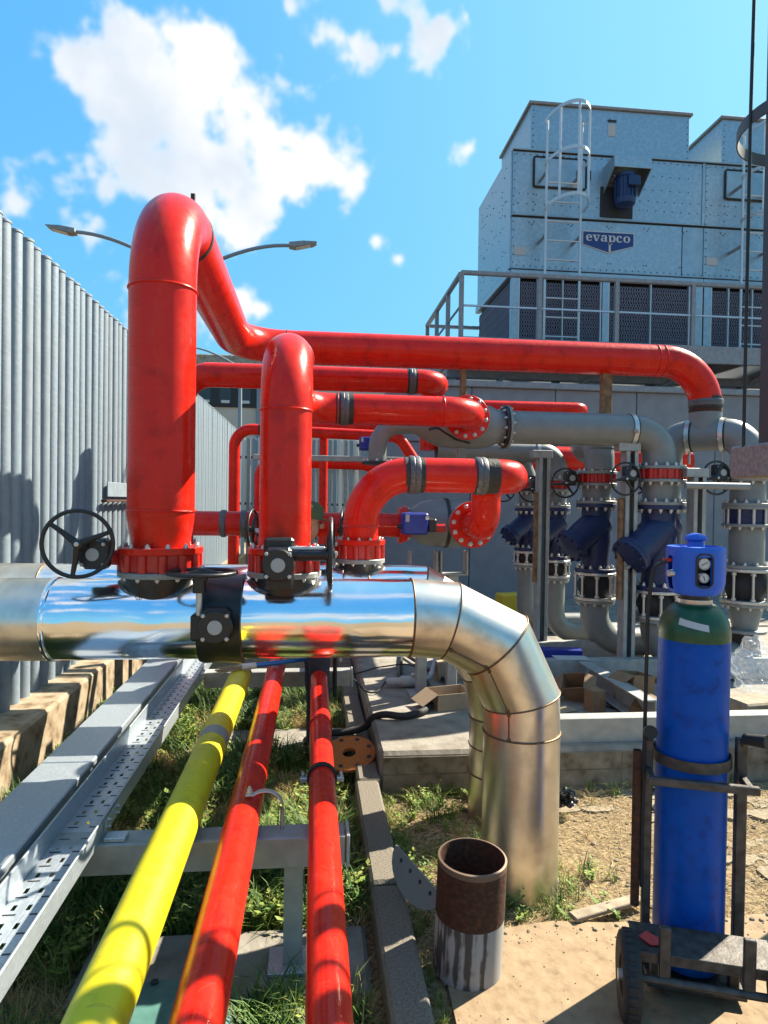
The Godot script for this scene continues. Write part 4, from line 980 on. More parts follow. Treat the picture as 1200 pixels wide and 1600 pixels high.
# ---------------------------------------------------------------- grey headers
func build_headers():
	var X := Vector3.RIGHT
	# upper vessel: reducer to a small elbow on the left, branch flange towards the camera, long grey run to the right
	var o := Vector3(1.15, 2.19, -5.12)
	var t := thing("grey_header", "upper grey header with a fat vessel reducing to a small elbow", "pipe", o, 0.0, "grey painted headers")
	part(t, "vessel", m_lathe([[0.068, -0.42], [0.072, -0.38], [0.12, -0.30], [0.165, -0.20], [0.175, -0.10], [0.175, 0.10], [0.16, 0.20], [0.13, 0.26], [0.13, 0.31]], 44, 50), M.paint_grey, along(Vector3.ZERO, X))
	part(t, "branch", m_lathe([[0.11, 0], [0.11, 0.24]], 36), M.paint_grey, along(Vector3(-0.03, 0.02, 0), Vector3.BACK))
	part(t, "branch_flange", disc(0.165, 0.026), M.paint_grey, along(Vector3(-0.03, 0.035, 0.195), Vector3.BACK))
	var el := fillet([Vector3(-0.41, 0, 0), Vector3(-0.67, -0.02, 0), Vector3(-0.67, -0.30, 0)], 0.17, 12)
	part(t, "small_elbow", m_tube(el, 0.068, 28, false), M.paint_grey)
	part(t, "elbow_flange", disc(0.12, 0.022), M.black, at(Vector3(-0.67, -0.31, 0)))
	bolts(t, at(Vector3(-0.67, -0.288, 0)), 0.10, 8, 0.011, 0.014, M.bolt)
	for s in [-1, 1]:
		part(t, "joint_flange", disc(0.168, 0.022), M.flange_grey if s > 0 else M.black, along(Vector3(0.325 + s * 0.014 - 0.011, 0, 0), X))
	bolts(t, along(Vector3(0.350, 0, 0), X), 0.148, 12, 0.011, 0.015, M.bolt)
	bolts(t, along(Vector3(0.300, 0, 0), -X), 0.148, 12, 0.011, 0.015, M.bolt)
	var run := fillet([Vector3(0.34, 0, 0), Vector3(1.59, 0, 0), Vector3(1.59, -0.285, 0)], 0.21, 16)
	part(t, "pipe", m_tube(run, 0.128, 44, false), M.paint_grey)
	part(t, "clamp", m_lathe([[0.127, -0.018], [0.136, -0.018], [0.136, 0.018], [0.127, 0.018]], 40), M.bolt, along(Vector3(1.34, 0, 0), X))
	part(t, "clamp_liner", m_lathe([[0.127, -0.024], [0.132, -0.024], [0.132, 0.024], [0.127, 0.024]], 40), M.rubber, along(Vector3(1.345, 0, 0), X))
	part(t, "clamp_bolt", bolt_mesh(0.016, 0.035), M.bolt, along(Vector3(1.33, -0.02, 0.132), Vector3.BACK))
	part(t, "support_stub", m_box(Vector3(0.07, 0.22, 0.07), 0.005), M.paint_grey, at(Vector3(-0.02, -0.25, 0)))
	part(t, "weld_strap", m_tube([Vector3(-0.30, -0.05, 0.145), Vector3(-0.24, -0.035, 0.16), Vector3(-0.10, -0.115, 0.14), Vector3(0.02, -0.14, 0.11)], 0.009, 6), M.weld_black)
	# lower vessel
	o = Vector3(1.0, 1.45, -4.75)
	t = thing("grey_header", "lower grey vessel with a red bolted flange facing the camera", "pipe", o, 0.0, "grey painted headers")
	part(t, "vessel", m_lathe([[0.09, -0.34], [0.10, -0.31], [0.15, -0.24], [0.172, -0.14], [0.175, 0.05], [0.16, 0.14], [0.11, 0.20], [0.0, 0.225]], 44, 50), M.paint_grey, along(Vector3.ZERO, X))
	part(t, "branch", m_lathe([[0.115, 0], [0.115, 0.40]], 36), M.paint_grey, along(Vector3(0.035, 0.0, 0.0), Vector3.BACK))
	part(t, "branch_flange", disc(0.150, 0.026), M.paint_grey, along(Vector3(0.035, 0.005, 0.40), Vector3.BACK))
	part(t, "end_flange", disc(0.13, 0.03), M.red, along(Vector3(-0.37, -0.01, 0), X))
	bolts(t, along(Vector3(-0.34, -0.01, 0), X), 0.11, 10, 0.012, 0.016, M.bolt)
	part(t, "strap", m_lathe([[0.174, -0.012], [0.179, -0.012], [0.179, 0.012], [0.174, 0.012]], 40), M.weld_black, along(Vector3(-0.06, 0, 0), X))
	for i in 2:
		var sx: float = [-0.22, 0.0][i]
		var s := thing("pipe_support", ["slim galvanised post holding up the blue actuator end", "steel cradle post under the lower grey vessel"][i], "support", Vector3(1.0 + sx, 0.22, -4.75))
		part(s, "post", m_box(Vector3(0.075, 0.86, 0.075), 0.006), M.beam, at(Vector3(0, 0.43, 0)))
		part(s, "base_plate", m_box(Vector3(0.18, 0.012, 0.18), 0.002), M.beam, at(Vector3(0, 0.006, 0)))
		part(s, "cradle", m_box(Vector3(0.20, 0.012, 0.12), 0.002), M.beam, at(Vector3(0, 0.865, 0)))
		for q in [-1, 1]: part(s, "cradle_side", m_box(Vector3(0.012, 0.16, 0.12), 0.002), M.beam, at(Vector3(q * 0.094, 0.95, 0)))
	actuator("bright blue valve actuator box in front of the lower grey vessel", Vector3(0.665, 1.455, -4.42), 1.0)
	actuator("blue actuator box beside the small grey elbow at the back", Vector3(0.415, 2.055, -5.35), 0.72)
	# tee below the long overhead pipe: two elbows down
	o = Vector3(3.265, 2.19, -5.35)
	t = thing("grey_header", "grey tee under the end of the long red pipe with two elbows", "pipe", o, 0.0, "grey painted headers")
	part(t, "neck", m_lathe([[0.129, 0], [0.129, 0.225]], 40), M.paint_grey)
	part(t, "burnt_band", m_lathe([[0.128, 0.19], [0.1305, 0.19], [0.1305, 0.226], [0.128, 0.226]], 40), M.rust)
	var ax := Vector3(0.72, 0, 0.694)
	var e0 := -ax * 0.31; var e1 := ax * 0.33
	var dn := Vector3(0, -0.29, 0)
	part(t, "pipe", m_tube(fillet([e0 + dn, e0, e1, e1 + dn], 0.19, 16), 0.132, 44, false), M.paint_grey)
	for x in [-0.12, 0.14]:
		part(t, "clamp", m_lathe([[0.131, -0.018], [0.140, -0.018], [0.140, 0.018], [0.131, 0.018]], 40), M.bolt, along(ax * x, ax))
		part(t, "clamp_liner", m_lathe([[0.131, -0.026], [0.136, -0.026], [0.136, 0.026], [0.131, 0.026]], 40), M.rubber, along(ax * (x + 0.004), ax))
		part(t, "clamp_bolt", bolt_mesh(0.014, 0.04), M.bolt, along(ax * x + Vector3(-0.09, -0.04, 0.09), Vector3(-1, -0.3, 1)))
		part(t, "hanger_rod", m_tube([ax * x + Vector3(0, -0.13, 0.0), ax * x + Vector3(0, -0.24, 0.0)], 0.010, 8), M.bolt)
	# header behind, feeding the two smaller stacks
	o = Vector3(1.25, 2.09, -6.3)
	t = thing("grey_header", "rear grey pipe bending down into the smaller strainer stack", "pipe", o, 0.0, "grey painted headers")
	part(t, "pipe", m_tube(fillet([Vector3(-0.1, 0, 0), Vector3(1.09, 0, 0), Vector3(1.09, -0.24, 0)], 0.17, 14), 0.095, 36, false), M.paint_grey)
	part(t, "clamp", m_lathe([[0.094, -0.014], [0.102, -0.014], [0.102, 0.014], [0.094, 0.014]], 32), M.bolt, along(Vector3(0.88, 0, 0), X))
	part(t, "tee_branch", m_tube(fillet([Vector3(0.80, 0, -0.1), Vector3(0.90, 0.0, -0.6), Vector3(1.0, -0.24, -0.6)], 0.1, 8), 0.092, 28, false), M.paint_grey)
	# elbow feeding the third stack from behind
	o = Vector3(2.5, 2.14, -5.7)
	t = thing("grey_header", "grey bend tucked under the upper header feeding a strainer stack", "pipe", o, 0.0, "grey painted headers")
	part(t, "pipe", m_tube(fillet([Vector3(0.26, 0.0, -0.9), Vector3(-0.02, 0.0, -0.30), Vector3(0.0, -0.02, 0.0), Vector3(0.0, -0.24, 0.0)], [0.3, 0.12], 12), 0.125, 40), M.paint_grey)
	part(t, "cap", m_lathe([[0.125, -0.05], [0.122, 0.02], [0.09, 0.07], [0, 0.09]], 40, 60), M.paint_grey)
func actuator(label: String, p: Vector3, s: float):
	var t := thing("valve_actuator", label, "actuator", p, 0.0, "blue valve actuators")
	part(t, "housing", m_box(Vector3(0.17, 0.145, 0.15) * s, 0.012 * s), M.blue_box)
	part(t, "mount", m_box(Vector3(0.06, 0.09, 0.10) * s, 0.01 * s), M.black, at(Vector3(0.115, -0.01, 0.0) * s))
	part(t, "shaft", m_tube([Vector3(0.14, -0.03, 0) * s, Vector3(0.21, -0.03, 0) * s], 0.028 * s, 14), M.red_cast)
	part(t, "cover_screw", m_lathe([[0, 0], [0.014 * s, 0], [0.014 * s, 0.012], [0, 0.013]], 10), M.bolt, along(Vector3(0.075, 0.04, 0.075) * s, Vector3.BACK))
	part(t, "cable_gland", m_lathe([[0, 0], [0.02 * s, 0], [0.016 * s, 0.03 * s], [0, 0.03 * s]], 10), M.black, along(Vector3(-0.085, -0.02, 0.02) * s, Vector3.LEFT))
	part(t, "type_plate", m_box(Vector3(0.025, 0.045, 0.003) * s, 0.0005), M.paper, at(Vector3(-0.055, 0.035, 0.0765) * s))

# ---------------------------------------------------------------- vertical strainer stacks
func build_stack(label: String, p: Vector3, r: float, hv: float, hs: float, hb: float, hj: float, wheel: float, kind := 0):
	# p: foot on the pad; heights absolute: valve, strainer top, strainer bottom, rubber joint bottom
	var names := [["valve", "butterfly_valve"], ["strainer", "pipe_strainer"]]
	var X := Vector3.RIGHT
	var fl := r * 1.42
	var v := thing("butterfly_valve", "red wafer valve with black handwheel on top of the " + label, "valve", Vector3(p.x, hv, p.z), 0.0, "red wafer valves on the stacks")
	part(v, "body", lug_body(fl * 0.95, 0.075, 14), M.red_cast, at(Vector3(0, -0.037, 0)))
	part(v, "upper_flange", disc(fl, 0.024), M.flange_grey, at(Vector3(0, 0.040, 0)))
	part(v, "lower_flange", disc(fl, 0.024), M.flange_grey, at(Vector3(0, -0.064, 0)))
	bolts(v, at(Vector3(0, 0.064, 0)), fl * 0.86, 12, 0.015, 0.02, M.bolt)
	bolts(v, Transform3D(Basis(Vector3.RIGHT, PI), Vector3(0, -0.064, 0)), fl * 0.86, 12, 0.015, 0.02, M.bolt)
	part(v, "shaft", m_tube([Vector3(-fl * 0.9, 0, 0), Vector3(-fl - 0.07, 0, 0.02)], 0.035, 14), M.red_cast)
	gearbox(v, Vector3(-fl - 0.09, 0.0, 0.04), 0.10, M.black)
	handwheel(v, wheel, along(Vector3(-fl - 0.165, -0.045, 0.13), Vector3(0.1, 0, 1)), M.black, 0.9)
	part(v, "worm_shaft", m_tube([Vector3(-fl - 0.165, -0.045, 0.12), Vector3(-fl - 0.13, -0.03, 0.03)], 0.018, 10), M.black)
	# spool
	var s := thing("pipe_spool", "short grey flanged spool between valve and strainer of the " + label, "pipe", Vector3(p.x, hs, p.z), 0.0, "short grey spools")
	part(s, "pipe", m_lathe([[r, 0.02], [r, hv - hs - 0.062]], 40), M.paint_grey)
	part(s, "flange", disc(fl, 0.026), M.flange_grey)
	bolts(s, at(Vector3(0, 0.026, 0)), fl * 0.86, 12, 0.015, 0.02, M.bolt)
	var b: Node3D
	var H := hs - hb
	if kind == 0:
		b = thing("pipe_strainer", "dark blue angled strainer of the " + label, "strainer", Vector3(p.x, hb, p.z), 0.0, "dark blue strainers")
		part(b, "body", m_lathe([[r * 1.0, 0.02], [r * 0.98, H * 0.2], [r * 1.12, H * 0.45], [r * 1.12, H * 0.6], [r * 1.02, H * 0.85], [r * 1.05, H - 0.02]], 40, 60), M.navy)
		for q in [[0.0, -1], [H - 0.034, 1]]:
			part(b, "flange", disc(fl, 0.034), M.navy, at(Vector3(0, q[0], 0)))
		bolts(b, Transform3D(Basis(Vector3.RIGHT, PI), Vector3(0, H - 0.034, 0)), fl * 0.86, 12, 0.015, 0.022, M.bolt)
		bolts(b, at(Vector3(0, 0.034, 0)), fl * 0.86, 12, 0.015, 0.022, M.bolt)
		var d := Vector3(-0.76, -0.56, 0.24).normalized()
		var l := r * 3.3
		var br := along(Vector3(0.03, H * 0.74, 0), d)
		part(b, "basket_housing", m_lathe([[r * 1.12, 0], [r * 1.08, l * 0.5], [r * 1.0, l * 0.82], [r * 1.06, l * 0.86]], 40, 60), M.navy, br)
		part(b, "basket_flange", disc(r * 1.22, 0.03), M.navy, br * at(Vector3(0, l * 0.84, 0)))
		var cv := part(b, "basket_cover", m_lathe([[r * 1.22, 0], [r * 1.22, 0.03], [r * 0.9, 0.035], [r * 0.6, 0.055], [0, 0.06]], 36), M.navy, br * at(Vector3(0, l * 0.84 + 0.033, 0)))
		bolts(cv, at(Vector3(0, 0.031, 0)), r * 1.07, 10, 0.013, 0.018, M.navy)
		part(cv, "drain_plug", m_box(Vector3(0.022, 0.05, 0.06), 0.005), M.bolt, at(Vector3(r * 0.45, 0.06, r * 0.5)))
	else:
		b = thing("check_valve", "flanged blue check valve and grey pipe of the " + label, "valve", Vector3(p.x, hb, p.z), 0.0, "blue check valves")
		part(b, "body", m_lathe([[r * 1.15, H - 0.15], [r * 1.15, H - 0.02]], 36), M.navy)
		for q in [H - 0.024, H - 0.165]: part(b, "flange", disc(fl, 0.024), M.flange_grey, at(Vector3(0, q, 0)))
		bolts(b, at(Vector3(0, H, 0)), fl * 0.87, 12, 0.015, 0.018, M.bolt)
		bolts(b, Transform3D(Basis(Vector3.RIGHT, PI), Vector3(0, H - 0.165, 0)), fl * 0.87, 12, 0.015, 0.018, M.bolt)
		for k in 10:
			var a := TAU * k / 10.0
			part(b, "tie_rod", m_lathe([[0.013, H - 0.145], [0.013, H - 0.02]], 8), M.bolt, at(Vector3(cos(a) * fl * 0.87, 0, sin(a) * fl * 0.87)))
		part(b, "pipe", m_lathe([[r, 0.02], [r, H - 0.16]], 40), M.paint_grey)
		part(b, "flange", disc(fl, 0.028), M.flange_grey)
		bolts(b, at(Vector3(0, 0.028, 0)), fl * 0.87, 12, 0.015, 0.018, M.bolt)
	# rubber expansion joint
	var J := hb - hj
	var e := thing("expansion_joint", "black rubber expansion joint between bright flanges of the " + label, "pipe joint", Vector3(p.x, hj, p.z), 0.0, "rubber expansion joints")
	part(e, "bellows", m_lathe([[r * 1.0, 0.02], [r * 1.05, J * 0.2], [r * 1.22, J * 0.4], [r * 1.25, J * 0.5], [r * 1.22, J * 0.6], [r * 1.05, J * 0.8], [r, J - 0.02]], 40, 60), M.rubber)
	for q in [0.0, J - 0.026]: part(e, "flange", disc(fl * 1.04, 0.024), M.bolt, at(Vector3(0, q, 0)))
	for k in 8:
		var a := 0.3 + TAU * k / 8
		var rod := part(e, "tie_rod", m_lathe([[0.011, 0.0], [0.011, J]], 8), M.bolt, at(Vector3(cos(a) * fl * 0.95, 0, sin(a) * fl * 0.95)))
		for q in [0.028, J - 0.05]: part(rod, "nut", m_lathe([[0, 0], [0.021, 0], [0.021, 0.018], [0, 0.018]], 6), M.bolt, at(Vector3(0, q, 0)))
	# lower pipe and elbow to the right
	var f := thing("grey_elbow", "grey pipe elbow sweeping right below the " + label, "pipe", Vector3(p.x, p.y, p.z), 0.0, "grey elbows at the pump inlets")
	var top := hj - p.y
	part(f, "flange", disc(fl, 0.024), M.flange_grey, at(Vector3(0, top - 0.026, 0)))
	bolts(f, Transform3D(Basis(Vector3.RIGHT, PI), Vector3(0, top - 0.026, 0)), fl * 0.86, 12, 0.013, 0.018, M.bolt)
	if kind == 0:
		var rr := minf(r * 2.2, top - r - 0.06)
		part(f, "elbow", m_tube(fillet([Vector3(0, top - 0.02, 0), Vector3(0, r + 0.03, 0), Vector3(rr + 0.55, r + 0.03, 0)], rr, 16), r, 40), M.paint_grey)
		part(f, "foot", m_box(Vector3(0.08, r + 0.02, 0.10), 0.005), M.beam, at(Vector3(rr + 0.45, r * 0.5 - 0.03, 0)))
	else:
		part(f, "reducer", m_lathe([[r * 0.72, top - 0.22], [r * 0.76, top - 0.18], [r, top - 0.05], [r, top - 0.02]], 40, 60), M.paint_grey)
		part(f, "flange", disc(fl * 0.86, 0.024), M.flange_grey, at(Vector3(0, top - 0.24, 0)))
		part(f, "pump_inlet", m_lathe([[r * 1.3, 0], [r * 1.3, 0.1], [r * 0.8, 0.16], [r * 0.75, top - 0.24]], 32), M.black)

func build_stacks():
	build_stack("nearest strainer stack", Vector3(2.745, 0.22, -5.12), 0.125, 1.845, 1.60, 0.925, 0.70, 0.125)
	build_stack("middle strainer stack", Vector3(2.50, 0.22, -5.75), 0.122, 1.825, 1.605, 1.00, 0.755, 0.125)
	build_stack("second strainer stack from the left", Vector3(2.345, 0.22, -6.32), 0.095, 1.78, 1.56, 1.06, 0.885, 0.12)
	build_stack("leftmost strainer stack", Vector3(2.25, 0.22, -6.92), 0.092, 1.78, 1.55, 1.10, 0.95, 0.12)
	build_stack("far right stack", Vector3(3.503, 0.22, -5.121), 0.132, 1.865, 1.60, 1.10, 0.82, 0.13, 1)
	build_stack("half hidden rear stack", Vector3(3.042, 0.22, -5.565), 0.126, 1.86, 1.60, 1.0, 0.76, 0.125, 0)

# ---------------------------------------------------------------- frames and struts on the pad
func channel(l: float, w: float, h: float, t := 0.012) -> MB:      # open C section along X, web to the front
	var b := MB.new()
	b.box(Vector3(0, 0, w * 0.5 - t * 0.5), Vector3(l, h, t), 0.002)
	for s in [-1, 1]: b.box(Vector3(0, s * (h * 0.5 - t * 0.5), -t * 0.5 - 0.001), Vector3(l - 0.002, t, w - t - 0.002), 0.002)
	return b
func build_frames():
	single("steel_channel", "long grey steel channel lying along the front edge of the pad", "beam", channel(3.6, 0.10, 0.14), M.beam, Vector3(2.95, 0.29, -3.77))
	var sk := thing("skid_frame", "grey welded skid frame standing on the pad under the stacks", "frame", Vector3(2.0, 0.22, -5.0))
	part(sk, "cross_beam", channel(2.6, 0.10, 0.16), M.beam, at(Vector3(0.6, 0.10, 0.0)))
	part(sk, "side_beam", channel(1.0, 0.10, 0.16), M.beam, at(Vector3(0.07, 0.10, 0.58), Basis(Vector3.UP, PI / 2)))
	part(sk, "cross_beam", channel(1.5, 0.10, 0.14), M.beam, at(Vector3(0.2, 0.09, -0.75)))
	part(sk, "side_beam", channel(2.0, 0.10, 0.14), M.beam, at(Vector3(-0.62, 0.09, -0.9), Basis(Vector3.UP, PI / 2)))
	var posts := [[Vector3(2.485, 0.22, -5.10), 1.80, "tall pale steel strut standing left of the nearest strainer"], [Vector3(2.03, 0.22, -5.82), 1.78, "tall steel strut with a black cable between the two left stacks"], [Vector3(2.98, 0.22, -4.98), 1.60, "steel strut just right of the nearest strainer stack"]]
	for q in posts:
		var s := thing("steel_strut", q[2], "strut", q[0], 0.0, "upright steel struts on the pad")
		var H: float = q[1]
		part(s, "back", m_box(Vector3(0.10, H, 0.012), 0.002), M.beam, at(Vector3(0, H * 0.5, -0.05)))
		for x in [-1, 1]:
			part(s, "side", m_box(Vector3(0.010, H, 0.09), 0.002), M.beam, at(Vector3(x * 0.045, H * 0.5, 0.001)))
			part(s, "lip", m_box(Vector3(0.03, H, 0.008), 0.002), M.beam, at(Vector3(x * 0.034, H * 0.5, 0.049)))
		part(s, "base_plate", m_box(Vector3(0.20, 0.014, 0.2), 0.002), M.beam, at(Vector3(0, 0.007, 0)))
		part(s, "head", m_box(Vector3(0.18, 0.07, 0.10), 0.004), M.beam, at(Vector3(-0.02, H + 0.036, 0)))
	for q in [[Vector3(2.41, 0.9, -5.08), "rust brown timber strip against the tall pale strut"], [Vector3(1.965, 0.95, -5.80), "narrow brown timber strip against the strut by the left stacks"]]:
		single("timber_strip", q[1], "timber", m_box(Vector3(0.035, 0.80, 0.04), 0.003), M.wood, q[0] + Vector3(0, 0.35, 0))
	var tb := thing("crossbar", "rusty grey bar running level behind the gas cylinder cap", "bar", Vector3(2.78, 1.75, -4.80))
	part(tb, "tube", m_tube([Vector3(0, 0, 0), Vector3(0.50, 0.0, 0.02)], 0.026, 14), M.rail)
	# wooden props under the overhead pipe
	for q in [[Vector3(2.39, 2.365, -5.35), 0.085, "dark wooden prop wedged between grey header and overhead red pipe"], [Vector3(1.19, 2.36, -5.36), 0.045, "slim wooden prop below the overhead red pipe"]]:
		single("wood_prop", q[2], "prop", m_box(Vector3(q[1], 0.36, 0.06), 0.004), M.wood, q[0] + Vector3(0, 0.14, 0), 0.0, "wooden props under the overhead pipe")

# ---------------------------------------------------------------- pipe rack on the left
func build_rack():
	var h := 0.52
	var defs := [["yellow_pipe", "yellow pipe running away beside the cable tray", M.yellow, -0.432, 0.065, -4.15], ["red_pipe", "middle red pipe of the low rack between yellow and red", M.red, -0.225, 0.057, -4.45], ["red_pipe", "right hand red pipe of the low rack with a black clamp", M.red, 0.045, 0.050, -7.5]]
	for d in defs:
		var t := thing(d[0], d[1], "pipe", Vector3(d[3], h, -0.8), 0.0, "pipes on the low rack")
		part(t, "pipe", m_tube([Vector3(0, 0, 1.0), Vector3(0.0, 0, -0.7), Vector3(0, 0, d[5] + 0.8)], d[4], 48), d[2])
		if d[0] == "yellow_pipe":
			part(t, "bare_band", m_lathe([[0.0645, -0.05], [0.0658, -0.05], [0.0658, 0.05], [0.0645, 0.05]], 48), M.primer, along(Vector3(0, 0, -2.22), Vector3.BACK))
			part(t, "taped_end", m_lathe([[0.064, 0.0], [0.067, 0.05], [0.056, 0.10], [0.03, 0.13], [0, 0.14]], 24, 60), M.card_light, along(Vector3(0, 0, -3.34), Vector3.FORWARD))
		if d[3] > 0:
			weld(t, Vector3(0, 0, -2.4), Vector3.BACK, d[4], 0.004, M.red)
	for q in [[-2.31, "near grey channel beam of the pipe rack on one post", 0.0], [-4.52, "far grey channel beam of the pipe rack under the pipe ends", 0.14]]:
		var t := thing("rack_beam", q[1], "beam", Vector3(-0.3, 0.0, q[0]), 0.0, "beams of the low pipe rack")
		var l := 0.96
		part(t, "channel", channel(l, 0.10, 0.10, 0.008), M.beam, at(Vector3(-0.06 + q[2], 0.412, 0.0)))
		for x in [0.245]:
			part(t, "post", m_box(Vector3(0.06, 0.36, 0.008), 0.001), M.beam, at(Vector3(x + q[2], 0.18, 0.03)))
			part(t, "post", m_box(Vector3(0.008, 0.36, 0.06), 0.001), M.beam, at(Vector3(x + 0.03 + q[2], 0.18, 0.0)))
			part(t, "foot_plate", m_box(Vector3(0.16, 0.012, 0.14), 0.002), M.galv, at(Vector3(x + q[2], 0.012, 0.0)))
		part(t, "end_plate", m_box(Vector3(0.012, 0.11, 0.11), 0.002), M.galv, at(Vector3(0.43 + q[2], 0.412, 0)))
		var f := single("footing", "flat concrete footing under the " + ("near" if q[2] == 0.0 else "far") + " rack post", "footing", m_box(Vector3(0.98, 0.16, 0.34), 0.015), M.pad, Vector3(-0.28 + q[2], -0.078, q[0] - 0.03), 0.0, "footings of the pipe rack")
	# clamp round the right hand red pipe, and an open one standing empty
	var c := thing("pipe_clamp", "black lined clamp closed round the right hand red pipe", "clamp", Vector3(0.045, h, -2.61))
	part(c, "band", m_lathe([[0.051, -0.014], [0.058, -0.014], [0.060, 0.0], [0.058, 0.014], [0.051, 0.014]], 40, 60), M.rubber, along(Vector3.ZERO, Vector3.BACK))
	for s in [-1, 1]:
		part(c, "ear", m_box(Vector3(0.03, 0.02, 0.024), 0.003), M.bolt, at(Vector3(s * 0.070, -0.005, 0)))
		part(c, "bolt", bolt_mesh(0.008, 0.014), M.bolt, at(Vector3(s * 0.073, 0.006, 0)))
	c = thing("pipe_clamp", "empty open chrome pipe clamp standing on the near rack beam", "clamp", Vector3(-0.095, 0.46, -2.33))
	var arc := PackedVector3Array()
	for k in 15:
		var a := -0.25 + 2.45 * k / 14.0
		arc.append(Vector3(-0.06 + cos(a) * 0.062, 0.075 + sin(a) * 0.062, 0))
	var bnd := MB.new()
	for k in 14:
		var p := arc[k]; var q2 := arc[k + 1]
		bnd.xf = Transform3D(Basis(Vector3.BACK, atan2(q2.y - p.y, q2.x - p.x)), (p + q2) * 0.5)
		bnd.box(Vector3.ZERO, Vector3(p.distance_to(q2) + 0.003, 0.004, 0.026), 0.001)
	part(c, "band", bnd, M.bolt)
	part(c, "ear", m_box(Vector3(0.03, 0.006, 0.026), 0.001), M.bolt, at(arc[14] + Vector3(-0.014, 0, 0)))
	part(c, "nut", bolt_mesh(0.010, 0.018), M.bolt, at(arc[14] + Vector3(-0.016, 0.003, 0)))
	part(c, "stud", m_lathe([[0.007, 0], [0.007, 0.07]], 8), M.bolt, at(Vector3(0.0, 0.0, 0)))
	# closed duct and perforated tray, both running away along the fence
	var dz := -3.4
	var t := thing("cable_duct", "closed galvanised cable duct running beside the low wall", "duct", Vector3(-0.975, 0.0, dz))
	var z := 2.6
	for i in 3:
		var l := 2.0
		part(t, "cover", m_box(Vector3(0.195, 0.010, l - 0.006), 0.002), M.galv, at(Vector3(0, 0.528 + 0.001 * (i % 2), z - l * 0.5)))
		part(t, "trough", m_box(Vector3(0.175, 0.085, l - 0.004), 0.003), M.galv, at(Vector3(0, 0.479, z - l * 0.5)))
		for s in [-1, 1]: part(t, "cover_lip", m_box(Vector3(0.006, 0.022, l - 0.006), 0.001), M.galv, at(Vector3(s * 0.0975, 0.519, z - l * 0.5)))
		z -= l
	for q in [2.0, -1.6, -3.0]: part(t, "bracket", m_box(Vector3(0.10, 0.434, 0.04), 0.003), M.beam, at(Vector3(-0.03, 0.217, q - 0.2)))
	t = thing("cable_tray", "open perforated galvanised cable tray between duct and yellow pipe", "cable tray", Vector3(-0.765, 0.46, dz))
	var w := 0.15
	# floor with real slots: rails lengthwise, bridges across
	var cross := []
	var zz := -3.3
	var strip := 0.0
	var fl := MB.new()
	var lanes := [[-0.075, -0.052], [-0.040, -0.012], [0.0, 0.028], [0.040, 0.075]]
	for ln in lanes: fl.box(Vector3((ln[0] + ln[1]) * 0.5, 0, -0.35), Vector3(ln[1] - ln[0], 0.0025, 5.9), 0.0004)
	for q in [[-0.052, -0.040], [-0.012, 0.0], [0.028, 0.040]]:
		zz = 2.6
		while zz > -3.3:
			fl.box(Vector3((q[0] + q[1]) * 0.5, 0, zz - 0.028), Vector3(q[1] - q[0] - 0.0006, 0.0023, 0.056), 0.0004)
			zz -= 0.082
	part(t, "floor", fl, M.galv)
	zz = 2.4
	var jr := MB.new()
	while zz > -3.2:
		for x in [-0.045, 0.025]: jr.box(Vector3(x, 0.0016, zz), Vector3(0.035, 0.0012, 0.006), 0.0003)
		zz -= 0.082
	part(t, "slot_marks", jr, M.rubber).set_meta("kind", "stuff")
	for s in [-1, 1]:
		part(t, "side_wall", m_box(Vector3(0.0025, 0.068, 5.9), 0.0005), M.galv, at(Vector3(s * (w * 0.5 + 0.0015), 0.034, -0.35)))
		part(t, "rolled_edge", m_tube([Vector3(s * (w * 0.5 + 0.003), 0.068, 2.6), Vector3(s * (w * 0.5 + 0.003), 0.068, -3.3)], 0.0045, 8), M.galv)
	for q in [1.0, -0.9, -2.6]:
		var jp := part(t, "joint_plate", m_box(Vector3(0.004, 0.045, 0.16), 0.001), M.galv, at(Vector3(w * 0.5 + 0.006, 0.034, q)))
		for k in 4: part(jp, "bolt", bolt_mesh(0.006, 0.008), M.bolt, along(Vector3(0.002, -0.012 + 0.024 * (k % 2), -0.05 + 0.1 * (k / 2)), Vector3.RIGHT))
	part(t, "bracket", m_box(Vector3(0.30, 0.012, 0.06), 0.002), M.galv, at(Vector3(0.02, -0.012, 1.09)))
	part(t, "bracket_clip", m_box(Vector3(0.07, 0.014, 0.05), 0.002), M.galv, at(Vector3(0.125, 0.010, 1.10)))
	# long brush lying across the pipe ends
	var o := Vector3(-0.40, 0.60, -4.06)
	var br := thing("paint_brush", "blue handled brush lying across the taped end of the yellow pipe", "brush", o)
	var d := Vector3(0.36, 0.0, -0.17).normalized()
	part(br, "handle", m_tube([d * 0.06, d * 0.2, d * 0.42], PackedFloat32Array([0.013, 0.015, 0.011]), 14), M.logo_blue_bright)
	part(br, "ferrule", m_tube([d * -0.02, d * 0.07], 0.02, 14), M.white)
	var bs := MB.new(); var r := RandomNumberGenerator.new(); r.seed = 3
	for k in 70:
		var e := d * -r.randf_range(0.10, 0.19) + Vector3(r.randf_range(-0.012, 0.012), r.randf_range(-0.02, 0.012), r.randf_range(-0.04, 0.04))
		var s0 := Vector3(r.randf_range(-0.004, 0.004), r.randf_range(-0.012, 0.012), r.randf_range(-0.014, 0.014)) - d * 0.015
		bs.tube(PackedVector3Array([s0, e]), PackedFloat32Array([0.0028, 0.0012]), 4, false)
	part(br, "bristles", bs, M.card_light).set_meta("kind", "stuff")

